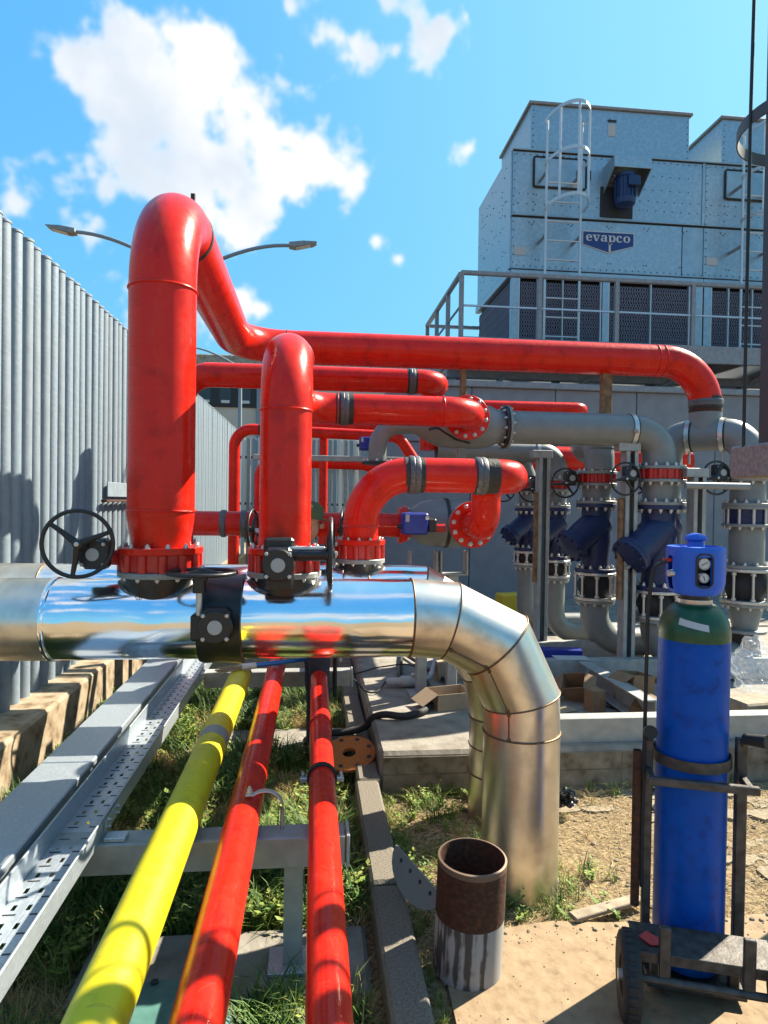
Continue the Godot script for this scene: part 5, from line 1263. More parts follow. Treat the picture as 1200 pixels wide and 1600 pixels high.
# ---------------------------------------------------------------- gas cylinder on its cart
func build_cylinder():
	var base := Vector3(1.297, 0, -2.165)
	var g := thing("gas_cylinder", "tall blue gas cylinder with green shoulder and blue cap guard", "gas cylinder", base + Vector3(0, 0.035, 0))
	g.scale = Vector3(0.955, 0.972, 0.955)
	part(g, "body", m_lathe([[0, 0], [0.085, 0.0], [0.11, 0.012], [0.119, 0.04], [0.119, 1.145]], 56, 60), M.cyl_blue)
	var sh := [[0.1191, 1.145]]
	for k in 13:
		var a := k / 12.0 * PI * 0.5
		sh.append([0.045 + 0.0741 * cos(a), 1.165 + 0.105 * sin(a)])
	sh.append([0.04, 1.285]); sh.append([0, 1.285])
	part(g, "shoulder", m_lathe(sh, 56, 60), M.cyl_green)
	part(g, "neck_ring", m_lathe([[0.03, 1.262], [0.055, 1.264], [0.058, 1.27], [0.058, 1.284], [0.03, 1.286]], 36), M.bolt)
	# curved white sticker on the shoulder
	var st := MB.new()
	for k in 8:
		var a0 := -2.55 + 0.85 * k / 8.0; var a1 := -2.55 + 0.85 * (k + 1) / 8.0
		var sl0 := -0.018 * k / 8.0; var sl1 := -0.018 * (k + 1) / 8.0
		var q := []
		for e in [[a0, sl0, 0.0], [a1, sl1, 0.0], [a1, sl1, 0.022], [a0, sl0, 0.022]]:
			var yy: float = 1.205 + e[1] + e[2]
			var rr := 0.045 + 0.0741 * sqrt(maxf(0.0, 1.0 - pow((yy - 1.165) / 0.105, 2.0))) + 0.0022
			q.append(Vector3(cos(e[0]) * rr, yy, -sin(e[0]) * rr))
		var nn: Vector3 = Vector3(q[0].x, 0.05, q[0].z).normalized()
		st.quad(q[0], q[1], q[2], q[3], nn)
	part(g, "sticker", st, M.paper)
	# open plastic guard with window
	var gd := MB.new()
	# window on the camera side, a narrow slot on the left; the rest is a closed wall
	var R := 0.098; var yb := 1.30; var yt := 1.455
	var prof_r := func(y: float) -> float: return R * (0.70 + 0.30 * sqrt(1.0 - pow(1.0 - clampf((y - yb) / (yt - yb) / 0.38, 0.0, 1.0), 2.0)))
	var N := 72
	for k in N:
		var a0 := TAU * k / N; var a1 := TAU * (k + 1) / N
		var am := rad_to_deg((a0 + a1) * 0.5)
		var win := absf(am - 103.0) < 15.0
		var slot := absf(am - 176.0) < 8.0
		for j in 16:
			var y0 := yb + (yt - yb) * j / 16.0; var y1 := yb + (yt - yb) * (j + 1) / 16.0
			if win and j >= 4 and j < 14: continue
			if slot and j >= 2 and j < 14: continue
			var r0: float = prof_r.call(y0); var r1: float = prof_r.call(y1)
			var P := [Vector3(cos(a0) * r0, y0, sin(a0) * r0), Vector3(cos(a1) * r0, y0, sin(a1) * r0), Vector3(cos(a1) * r1, y1, sin(a1) * r1), Vector3(cos(a0) * r1, y1, sin(a0) * r1)]
			var n0 := Vector3(cos(a0), 0, sin(a0)); var n1 := Vector3(cos(a1), 0, sin(a1))
			gd.tri(P[0], P[1], P[2], n0, n1, n1); gd.tri(P[0], P[2], P[3], n0, n1, n0)
			var Q := []
			for p in P: Q.append(Vector3(p.x * 0.93, p.y, p.z * 0.93))
			gd.tri(Q[0], Q[1], Q[2], -n0, -n1, -n1); gd.tri(Q[0], Q[2], Q[3], -n0, -n1, -n0)
	gd.lathe([[R * 0.93, yt - 0.012], [R, yt - 0.008], [R * 1.01, yt], [R * 0.97, yt + 0.012], [R * 0.80, yt + 0.014], [R * 0.76, yt + 0.004], [R * 0.76, yt - 0.012]], 56)
	gd.lathe([[R * 0.45, yb], [R * 0.70, yb], [R * 0.72, yb + 0.006], [R * 0.45, yb + 0.012]], 48)
	for k in 3:
		var a := 0.5 + TAU * k / 3
		gd.xf = Transform3D(Basis(Vector3.UP, -a), Vector3.ZERO)
		gd.box(Vector3(R * 0.5, yt + 0.002, 0), Vector3(R * 0.7, 0.014, 0.03), 0.004)
	gd.xf = Transform3D.IDENTITY
	var gp := part(g, "cap_guard", gd, M.cap_blue)
	part(gp, "knob", m_lathe([[0.030, yt - 0.01], [0.028, yt + 0.02], [0.026, yt + 0.03], [0.036, yt + 0.034], [0.038, yt + 0.042], [0.030, yt + 0.052], [0.012, yt + 0.058], [0, yt + 0.059]], 32, 60), M.cap_blue)
	part(g, "regulator", m_lathe([[0, 1.285], [0.05, 1.285], [0.05, 1.43], [0, 1.44]], 24), M.black)
	var fa := deg_to_rad(103.0)
	var fd := Vector3(cos(fa), 0, sin(fa))
	part(g, "window_frame", m_tube(fillet(rel([Vector3(0.0, 0.056, 0), Vector3(0.027, 0.056, 0), Vector3(0.027, -0.056, 0), Vector3(-0.027, -0.056, 0), Vector3(-0.027, 0.056, 0), Vector3(-0.001, 0.056, 0)], Vector3.ZERO), 0.02, 6), 0.0035, 8), M.black, Transform3D(Basis(Vector3.UP, PI / 2 - fa), fd * (R * 0.985) + Vector3(0, 1.390, 0)))
	for q in [[1.413, 0.0215], [1.365, 0.018]]:
		var gg := part(g, "gauge", m_lathe([[0, 0], [q[1], 0], [q[1], 0.03], [q[1] * 0.9, 0.034], [q[1] * 0.88, 0.030], [0, 0.030]], 28), M.bolt, along(fd * 0.060 + Vector3(0, q[0], 0), fd))
		var dl := part(gg, "dial", m_lathe([[0, 0.0305], [q[1] * 0.87, 0.0305], [q[1] * 0.87, 0.031], [0, 0.0315]], 28), M.white)
		for k in 11:
			var a := -0.7 + (PI + 1.4) * k / 10.0
			part(gg, "tick", m_box(Vector3(0.003, 0.0006, 0.0009), 0.0001), M.seal, Transform3D(Basis(Vector3.UP, -a), Vector3(cos(a) * q[1] * 0.72, 0.0320, sin(a) * q[1] * 0.72)))
		part(gg, "needle", m_box(Vector3(q[1] * 1.05, 0.0008, 0.0022), 0.0002), M.seal, Transform3D(Basis(Vector3.UP, 0.5 if q[1] > 0.02 else 1.9), Vector3(0, 0.0325, 0)))
	part(g, "valve_lever", m_box(Vector3(0.05, 0.012, 0.012), 0.002), M.red_cast, at(Vector3(-0.10, 1.42, 0.005)))
	part(g, "outlet", m_tube([Vector3(-0.06, 1.375, 0.02), Vector3(-0.112, 1.375, 0.02)], 0.012, 12), M.bolt)
	# hose down to the tube holder
	var hose := single("gas_hose", "thin black hose hanging from the cylinder cap guard", "hose", m_tube(fillet(rel([Vector3(-0.112, 1.41, 0.02), Vector3(-0.16, 1.40, 0.02), Vector3(-0.172, 1.25, 0.01), Vector3(-0.172, 0.4, 0.0), Vector3(-0.170, 0.3, 0.0)], Vector3.ZERO), [0.04, 0.06, 0.1], 8), 0.0065, 10), M.rubber, base)
	# cart, turned a little so that its right side is nearer
	var c := thing("cylinder_cart", "two wheeled steel cart carrying the blue gas cylinder", "cart", base, deg_to_rad(-19.0))
	for s in [-1.0, 1.0]:
		var up := m_box(Vector3(0.028, 0.86, 0.028), 0.003) if s < 0 else m_box(Vector3(0.034, 0.86, 0.034), 0.003)
		part(c, "upright", up, M.cart, at(Vector3(s * 0.145, 0.40, 0.04)))
		part(c, "foot_bracket", m_box(Vector3(0.034, 0.16, 0.02), 0.003), M.cart, at(Vector3(s * 0.12, 0.215, 0.262)))
		var gp2 := [Vector3(s * 0.145, 0.80, 0.04), Vector3(s * 0.15, 0.835, 0.06), Vector3(s * (0.15 if s < 0 else 0.20), 0.85, 0.12)]
		part(c, "handle_bar", m_tube([gp2[0], gp2[1]], 0.014, 10), M.cart)
		part(c, "grip", m_tube([gp2[1], gp2[2]], PackedFloat32Array([0.018, 0.022]), 14), M.rubber)
		var wh := part(c, "wheel", m_lathe([[0.06, -0.022], [0.115, -0.030], [0.130, -0.024], [0.136, -0.008], [0.136, 0.008], [0.130, 0.024], [0.115, 0.030], [0.06, 0.022]], 44), M.rubber, at(Vector3(s * 0.225, 0.129, 0.27), Basis(Vector3.BACK, -PI / 2).scaled(Vector3(0.94, 0.94, 0.94))))
		part(wh, "rim", m_lathe([[0.0, -0.014], [0.055, -0.014], [0.068, -0.024], [0.068, 0.024], [0.055, 0.014], [0, 0.014]], 32), M.cart)
		part(wh, "hub", m_lathe([[0, -0.034], [0.018, -0.034], [0.018, 0.034], [0, 0.034]], 16), M.bolt)
		for k in 30:
			var a := TAU * k / 30
			part(wh, "tread_block", m_box(Vector3(0.010, 0.030, 0.016), 0.002), M.rubber, Transform3D(Basis(Vector3.UP, -a), Vector3(cos(a) * 0.1345, 0, sin(a) * 0.1345)))
	part(c, "axle", m_tube([Vector3(-0.21, 0.129, 0.27), Vector3(0.21, 0.129, 0.27)], 0.012, 12), M.cart)
	part(c, "crossbar", m_box(Vector3(0.335, 0.026, 0.022), 0.003), M.cart, at(Vector3(0.005, 0.70, 0.145)))
	for s in [-1.0, 1.0]: part(c, "crossbar_arm", m_box(Vector3(0.02, 0.024, 0.10), 0.002), M.cart, at(Vector3(s * 0.147, 0.70, 0.09)))
	part(c, "holding_strap", m_lathe([[0.121, -0.018], [0.1255, -0.018], [0.1255, 0.018], [0.121, 0.018]], 48), M.cart, at(Vector3(0, 0.745, 0)))
	part(c, "tube_holder", m_lathe([[0.011, 0], [0.0145, 0], [0.0145, 0.53], [0.011, 0.53], [0.011, 0]], 20), M.rust, at(Vector3(-0.182, 0.235, 0.055)))
	part(c, "foot_shelf", m_box(Vector3(0.42, 0.008, 0.13), 0.002), M.cart, at(Vector3(0.0, 0.205, 0.185), Basis(Vector3.RIGHT, 0.12)))
	part(c, "shelf_lip", m_box(Vector3(0.42, 0.034, 0.008), 0.002), M.cart, at(Vector3(0.0, 0.186, 0.252)))
	part(c, "base_plate", m_box(Vector3(0.30, 0.012, 0.30), 0.003), M.cart, at(Vector3(0, 0.028, 0.0)))
	part(c, "base_post", m_box(Vector3(0.03, 0.16, 0.03), 0.003), M.cart, at(Vector3(-0.12, 0.11, 0.10)))
	part(c, "base_post", m_box(Vector3(0.03, 0.16, 0.03), 0.003), M.cart, at(Vector3(0.12, 0.11, 0.10)))
	var rt := MB.new(); rt.extrude(PackedVector2Array([Vector2(-0.045, 0.0), Vector2(-0.02, 0.02), Vector2(0.03, 0.0), Vector2(0.02, -0.016), Vector2(-0.01, -0.022)]), 0.004)
	part(c, "red_tag", rt, M.red_cast, euler(Vector3(-0.145, 0.220, 0.21), Vector3(-60, 10, -8)))

# ---------------------------------------------------------------- odds and ends on the ground
func crumple(st: MB, r: Vector3, sd: int, amp: float, fq: float, seg := 26):
	var f := FastNoiseLite.new(); f.seed = sd; f.frequency = fq; f.fractal_octaves = 3; f.noise_type = FastNoiseLite.TYPE_CELLULAR; f.cellular_return_type = FastNoiseLite.RETURN_DISTANCE2_SUB
	var P := []
	for i in seg + 1:
		var row := []
		for j in seg * 2:
			var a := PI * i / seg; var b := TAU * j / (seg * 2)
			var d := Vector3(sin(a) * cos(b), cos(a), sin(a) * sin(b))
			row.append(d * r * (1.0 + amp * f.get_noise_3dv(d * 10.0)))
		P.append(row)
	for i in seg:
		for j in seg * 2:
			var k := (j + 1) % (seg * 2)
			st.flat(P[i][j], P[i][k], P[i + 1][k], P[i][j]); st.flat(P[i][j], P[i + 1][k], P[i + 1][j], P[i][j])
func carton(label: String, p: Vector3, s: Vector3, turn: float, open: bool, m: Material, tilt := Vector3.ZERO):
	var t := thing("cardboard_box", label, "box", p, turn, "cardboard boxes on the pad")
	if tilt != Vector3.ZERO: t.rotation_degrees = Vector3(tilt.x, rad_to_deg(turn), tilt.z)
	var w := 0.004
	part(t, "bottom", m_box(Vector3(s.x, w, s.z), 0.001), m, at(Vector3(0, w * 0.5, 0)))
	for q in [-1, 1]:
		part(t, "side", m_box(Vector3(s.x, s.y - w, w), 0.001), m, at(Vector3(0, s.y * 0.5 + w * 0.5, q * (s.z * 0.5 - w * 0.5))))
		part(t, "side", m_box(Vector3(w, s.y - w, s.z - 2 * w), 0.001), m, at(Vector3(q * (s.x * 0.5 - w * 0.5), s.y * 0.5 + w * 0.5, 0)))
		if open:
			part(t, "flap", m_box(Vector3(s.x * 0.5, w, s.z), 0.001), m, Transform3D(Basis(Vector3.BACK, -q * 0.55), Vector3(q * (s.x * 0.5 + s.x * 0.21), s.y - 0.02 - s.x * 0.05, 0)))
	if not open: part(t, "lid", m_box(Vector3(s.x, w, s.z), 0.001), m, at(Vector3(0, s.y + w * 0.5, 0)))
	return t
func build_props():
	# pipe offcut
	var t := thing("pipe_offcut", "short rusty steel pipe with lime streaks standing open on the slab", "pipe offcut", Vector3(0.545, 0.0, -2.245), 0.4)
	t.rotation_degrees.x = 3.0
	part(t, "washed_half", m_lathe([[0.110, 0.004], [0.117, 0.004], [0.117, 0.205]], 56, 60), M.streak)
	part(t, "rusty_half", m_lathe([[0.1175, 0.200], [0.1172, 0.375]], 56), M.rust)
	part(t, "cut_rim", m_lathe([[0.1172, 0.375], [0.1172, 0.394], [0.110, 0.396], [0.110, 0.37]], 56), M.rust_light)
	part(t, "inner_wall", m_lathe([[0.1095, 0.392], [0.1095, 0.01]], 56), M.rust)
	# leaning grey plate with holes
	var pl := MB.new()
	var pg := PackedVector2Array()
	for k in 13: pg.append(Vector2(cos(PI * k / 12.0) * 0.165, sin(PI * k / 12.0) * 0.11))
	pl.extrude(pg, 0.014)
	var lp := thing("steel_plate", "grey half moon steel plate leaning against the kerb by the offcut", "plate", Vector3(0.415, 0.205, -2.49))
	var ld := Vector3(0.142, -0.05, 0.30).normalized()
	var lu := Vector3(-0.50, -0.87, 0.0); lu = (lu - ld * lu.dot(ld)).normalized()
	var bq := Basis(ld, lu, ld.cross(lu))
	part(lp, "plate", pl, M.paint_grey, Transform3D(bq, Vector3.ZERO))
	for k in 4: part(lp, "hole", disc(0.009, 0.014, 0.001, 12), M.seal, Transform3D(bq * Basis(Vector3.RIGHT, PI / 2), bq * Vector3(-0.10 + k * 0.066, 0.025, -0.0072)))
	# rusty blank flange on the kerb
	t = thing("rusty_flange", "orange rusty drilled flange lying against the kerb in the grass", "flange", Vector3(0.225, 0.115, -3.9))
	t.rotation_degrees = Vector3(14, 20, 10)
	part(t, "disc", m_lathe([[0.04, 0], [0.155, 0], [0.158, 0.004], [0.158, 0.014], [0.155, 0.018], [0.04, 0.018], [0.04, 0]], 40), M.rust_orange)
	for k in 8:
		var a := TAU * k / 8
		part(t, "bolt_hole", disc(0.014, 0.003, 0.0005, 14), M.seal, at(Vector3(cos(a) * 0.125, 0.0166, sin(a) * 0.125)))
	# round teal cover low in the weeds
	t = thing("inspection_cover", "round teal painted cover low in the weeds under the pipes", "cover", Vector3(-0.45, 0.0, -1.93))
	part(t, "lid", m_lathe([[0.0, 0.10], [0.12, 0.098], [0.215, 0.085], [0.235, 0.075], [0.235, 0.06], [0.22, -0.1]], 48, 40), M.teal)
	for k in 6:
		var a := 0.4 + TAU * k / 6
		part(t, "bolt", m_lathe([[0, 0], [0.012, 0], [0.012, 0.008], [0, 0.009]], 8), M.seal, at(Vector3(cos(a) * 0.205, 0.086, sin(a) * 0.205)))
	# plank, stones, black bag
	single("plank", "pale weathered wooden plank lying at the edge of the tan slab", "plank", m_box(Vector3(0.34, 0.018, 0.05), 0.003), M.wood_grey, Vector3(1.17, 0.012, -2.515), 0.30)
	var rr := RandomNumberGenerator.new(); rr.seed = 77
	var spots := [[Vector3(1.02, 0.01, -2.72), 0.034, "pale stone nearest the steel clad pipe foot"], [Vector3(0.99, 0.01, -2.83), 0.030, "small stone in the grass behind the pale stone"], [Vector3(1.52, 0.0, -2.62), 0.018, "tiny stone left of the cart tube"], [Vector3(1.75, 0.0, -3.0), 0.022, "little grey stone right of the gas cylinder"], [Vector3(0.98, 0.0, -3.22), 0.025, "rounded stone beyond the steel clad pipe"]]
	for q in spots:
		var b := MB.new(); crumple(b, Vector3(1.2, 0.7, 1.0) * q[1], rr.randi() % 1000, 0.35, 0.09, 9)
		single("stone", q[2], "stone", b, M.paver, q[0], rr.randf() * 6.0, "stones on the dirt")
	var bg := MB.new(); crumple(bg, Vector3(0.12, 0.10, 0.10), 5, 0.75, 0.13, 18)
	single("plastic_bag", "crumpled black plastic bag lying by the pad behind the clad pipe", "bag", bg, M.bag, Vector3(1.33, 0.06, -3.36))
	# cardboard
	carton("small brown upright carton in front of the cardboard pile", Vector3(1.885, 0.22, -4.30), Vector3(0.10, 0.14, 0.10), 0.2, false, M.card)
	carton("open dark brown carton tipped behind the small upright one", Vector3(1.88, 0.25, -4.56), Vector3(0.16, 0.15, 0.14), -0.5, true, M.card, Vector3(35, 0, 12))
	carton("larger torn carton leaning against the strut foot", Vector3(2.22, 0.22, -4.44), Vector3(0.20, 0.21, 0.16), 0.35, true, M.card, Vector3(0, 0, -8))
	carton("flattened carton in front of the torn one", Vector3(2.17, 0.225, -4.18), Vector3(0.20, 0.10, 0.16), 0.9, false, M.card, Vector3(18, 0, 20))
	carton("white and tan open carton on the pad left of the clad pipes", Vector3(0.93, 0.22, -4.46), Vector3(0.26, 0.11, 0.20), 0.25, true, M.card_light)
	carton("small pale carton behind the white and tan one", Vector3(1.05, 0.22, -5.15), Vector3(0.18, 0.14, 0.16), 0.1, false, M.card_light)
	for q in [[Vector3(1.62, 0.226, -4.30), Vector3(0.28, 0.004, 0.13), "torn tan cardboard sheet flat on the pad near the clad elbow"], [Vector3(1.60, 0.226, -4.62), Vector3(0.24, 0.004, 0.10), "second tan cardboard sheet behind the first"], [Vector3(2.02, 0.226, -4.10), Vector3(0.12, 0.004, 0.10), "scrap of cardboard in front of the pile"]]:
		single("cardboard_sheet", q[2], "cardboard", m_box(q[1], 0.001), M.card_light, q[0], rr.randf_range(-0.4, 0.4), "cardboard scraps on the pad")
	single("wood_block", "pale block of foam and timber in front of the plastic sheet", "block", m_box(Vector3(0.30, 0.14, 0.22), 0.012), M.wood_grey, Vector3(2.84, 0.29, -4.05), 0.15)
	var f := MB.new(); crumple(f, Vector3(0.34, 0.36, 0.28), 21, 0.62, 0.085, 30)
	single("plastic_sheet", "clear plastic sheeting heaped round the pump right of the cylinder", "plastic sheet", f, M.foil, Vector3(3.12, 0.46, -4.42))
	single("yellow_case", "yellow tool case far back behind the clad elbow", "case", m_box(Vector3(0.30, 0.24, 0.16), 0.02), M.yellow_box, Vector3(2.30, 0.42, -7.7), 0.2)
	single("tool_box", "blue and white flat box lying on the skid frame", "box", m_box(Vector3(0.42, 0.07, 0.12), 0.006), M.blue_box, Vector3(2.02, 0.36, -6.0 + 0.6), -0.15)
	single("paper_sheet", "white paper sheet lying in front of the blue flat box", "paper", m_box(Vector3(0.26, 0.003, 0.14), 0.0005), M.paper, Vector3(2.0, 0.405, -5.02), -0.1)
	# black hose, white hose and small cables on the pad
	var S := func(a: Array, n := 8) -> PackedVector3Array:
		var cv := Curve3D.new(); cv.bake_interval = 0.03
		for i in a.size():
			var tg: Vector3 = ((a[mini(i + 1, a.size() - 1)] - a[maxi(i - 1, 0)]) * 0.25)
			cv.add_point(a[i], -tg, tg)
		return cv.get_baked_points()
	single("hose", "thick black hose curving over the pad and kerb", "hose", m_tube(S.call([Vector3(0.02, 0.12, -4.25), Vector3(0.3, 0.14, -4.26), Vector3(0.42, 0.24, -4.22), Vector3(0.62, 0.245, -4.20), Vector3(0.80, 0.245, -4.45), Vector3(0.85, 0.25, -4.92)]), 0.022, 14), M.rubber)
	single("corrugated_hose", "pale corrugated hose rising from the connector to the clad pipe", "hose", m_tube(S.call([Vector3(0.84, 0.26, -4.96), Vector3(0.93, 0.30, -5.1), Vector3(1.0, 0.50, -5.3), Vector3(1.02, 0.75, -5.4)]), 0.02, 12), M.disc)
	var cn := thing("cable_connector", "dirty white cylindrical connector lying on the pad", "connector", Vector3(0.70, 0.262, -4.93))
	part(cn, "barrel", m_lathe([[0, 0], [0.025, 0], [0.03, 0.02], [0.03, 0.10], [0.042, 0.11], [0.042, 0.22], [0.03, 0.24], [0.03, 0.30], [0, 0.30]], 20), M.paper, along(Vector3(-0.15, 0, 0), Vector3.RIGHT))
	part(cn, "latch", m_box(Vector3(0.05, 0.03, 0.05), 0.006), M.bolt, at(Vector3(0.06, 0.045, 0)))
	single("cable", "thin black cable looping left from the connector", "cable", m_tube(S.call([Vector3(0.55, 0.262, -4.93), Vector3(0.42, 0.235, -4.75), Vector3(0.28, 0.25, -5.1), Vector3(0.16, 0.14, -5.2), Vector3(0.10, 0.1, -4.9)]), 0.007, 8), M.rubber)
	single("cable", "second thin cable looping behind the connector", "cable", m_tube(S.call([Vector3(0.84, 0.27, -4.93), Vector3(0.80, 0.30, -5.25), Vector3(0.6, 0.235, -5.5), Vector3(0.42, 0.235, -5.35), Vector3(0.2, 0.16, -5.4)]), 0.006, 8), M.rubber)
	single("cable", "black cable lying across the pad in front of the cartons", "cable", m_tube(S.call([Vector3(1.4, 0.227, -5.0), Vector3(1.65, 0.227, -4.85), Vector3(1.9, 0.228, -4.5), Vector3(2.2, 0.228, -4.05)]), 0.007, 8), M.rubber)
	single("cable", "thin black cable loop on the dirt right of the cart", "cable", m_tube(S.call([Vector3(1.75, 0.01, -3.3), Vector3(2.0, 0.12, -3.42), Vector3(2.12, 0.16, -3.45), Vector3(2.10, 0.02, -3.38), Vector3(1.95, 0.01, -3.3), Vector3(1.75, 0.01, -3.32)]), 0.006, 8), M.rubber)
	single("rod", "thin grey rod lying from the cart towards the right edge", "rod", m_tube([Vector3(1.46, 0.03, -2.1), Vector3(1.98, 0.05, -2.45)], 0.009, 10), M.rail)
	var tr := thing("angle_frame", "dark triangular steel frame on the pad behind the white carton", "frame", Vector3(1.02, 0.22, -5.2))
	for q in [[Vector3(0.12, 0.02, 0.75), Vector3(-0.22, 0.03, -0.75)], [Vector3(0.12, 0.02, 0.75), Vector3(-0.35, 0.02, 0.1)], [Vector3(-0.35, 0.02, 0.1), Vector3(-0.22, 0.03, -0.75)]]:
		part(tr, "bar", m_tube(q, 0.018, 4), M.frame_dark)
	single("loose_valve", "small dirty fitting lying in the weeds left of the pad", "fitting", m_lathe([[0, 0], [0.05, 0], [0.05, 0.03], [0.03, 0.05], [0.03, 0.1], [0.05, 0.12], [0, 0.13]], 18), M.paper, Vector3(0.42, 0.235, -5.95))
	# upright black cable left of the pad
	single("cable", "black cable hanging straight down behind the right red pipe", "cable", m_tube([Vector3(0.155, 0.30, -4.45), Vector3(0.15, 0.95, -4.47)], 0.014, 8), M.rubber)

func build_caged_ladder():
	# a caged steel ladder on its stand: only its left edge reaches into the picture
	var t := thing("caged_ladder", "dark steel ladder cage with hoop and thin rod at the right edge", "ladder", Vector3(2.20, 0.0, -2.765))
	part(t, "post", m_box(Vector3(0.078, 2.1, 0.078), 0.006), M.dark_steel, at(Vector3(-0.24, 2.80, 0.055)))
	part(t, "post", m_box(Vector3(0.078, 3.86, 0.078), 0.006), M.dark_steel, at(Vector3(0.30, 1.93, 0.055)))
	for k in 7: part(t, "rung", m_tube([Vector3(-0.24, 2.0 + k * 0.28, 0.055), Vector3(0.30, 2.0 + k * 0.28, 0.055)], 0.013, 8), M.dark_steel)
	part(t, "pan", m_box(Vector3(0.34, 0.145, 0.27), 0.01), M.pinkish, at(Vector3(-0.17, 1.795, 0.045)))
	part(t, "bracket", m_box(Vector3(0.30, 0.06, 0.06), 0.005), M.dark_steel, at(Vector3(0.14, 1.75, 0.05)))
	for h in [3.285, 4.1]:
		part(t, "hoop", m_lathe([[0.328, -0.027], [0.334, -0.027], [0.334, 0.027], [0.328, 0.027], [0.328, -0.027]], 48), M.dark_steel, at(Vector3(0.0, h, 0.0)))
	part(t, "cage_rod", m_tube([Vector3(-0.326, 4.35, 0.0), Vector3(-0.335, 3.285, 0.0), Vector3(-0.333, 1.86, 0.0)], 0.0075, 10), M.frame_dark)

# ---------------------------------------------------------------- a worker half hidden behind the risers
func surface_nets(bones: Array, lo: Vector3, hi: Vector3, cell: float, k := 0.05) -> MB:
	var nx := int((hi.x - lo.x) / cell) + 1; var ny := int((hi.y - lo.y) / cell) + 1; var nz := int((hi.z - lo.z) / cell) + 1
	var f := PackedFloat32Array(); f.resize(nx * ny * nz)
	for z in nz:
		for y in ny:
			for x in nx:
				var p := lo + Vector3(x, y, z) * cell
				var s := 1e3
				for b in bones:
					var ab: Vector3 = b[1] - b[0]; var t := clampf((p - b[0]).dot(ab) / maxf(ab.length_squared(), 1e-6), 0, 1)
					var d: float = p.distance_to(b[0] + ab * t) - lerpf(b[2], b[3], t)
					var h := clampf(0.5 + 0.5 * (s - d) / k, 0, 1)
					s = lerpf(s, d, h) - k * h * (1.0 - h)
				f[(z * ny + y) * nx + x] = s
	var vid := {}; var V := []; 
	for z in nz - 1:
		for y in ny - 1:
			for x in nx - 1:
				var sum := Vector3.ZERO; var n := 0
				for e in [[0,0,0,1,0,0],[0,1,0,1,1,0],[0,0,1,1,0,1],[0,1,1,1,1,1],[0,0,0,0,1,0],[1,0,0,1,1,0],[0,0,1,0,1,1],[1,0,1,1,1,1],[0,0,0,0,0,1],[1,0,0,1,0,1],[0,1,0,0,1,1],[1,1,0,1,1,1]]:
					var a := f[((z + e[2]) * ny + y + e[1]) * nx + x + e[0]]; var b := f[((z + e[5]) * ny + y + e[4]) * nx + x + e[3]]
					if (a < 0.0) != (b < 0.0):
						sum += Vector3(x + e[0], y + e[1], z + e[2]).lerp(Vector3(x + e[3], y + e[4], z + e[5]), a / (a - b)); n += 1
				if n > 0:
					vid[(z * ny + y) * nx + x] = V.size(); V.append(lo + sum / n * cell)
	var m := MB.new()
	var dirs := [[1, nx, nx * ny], [nx, nx * ny, 1], [nx * ny, 1, nx]]
	for z in range(1, nz - 1):
		for y in range(1, ny - 1):
			for x in range(1, nx - 1):
				var i := (z * ny + y) * nx + x
				for d in dirs:
					if (f[i] < 0.0) != (f[i + d[0]] < 0.0):
						var q := [i, i - d[1], i - d[1] - d[2], i - d[2]]
						if not (vid.has(q[0]) and vid.has(q[1]) and vid.has(q[2]) and vid.has(q[3])): continue
						var ax := Vector3(1, 0, 0) if d[0] == 1 else (Vector3(0, 1, 0) if d[0] == nx else Vector3(0, 0, 1))
						var o := ax if f[i] < 0.0 else -ax
						m.flat(V[vid[q[0]]], V[vid[q[1]]], V[vid[q[2]]], o); m.flat(V[vid[q[0]]], V[vid[q[2]]], V[vid[q[3]]], o)
	return m
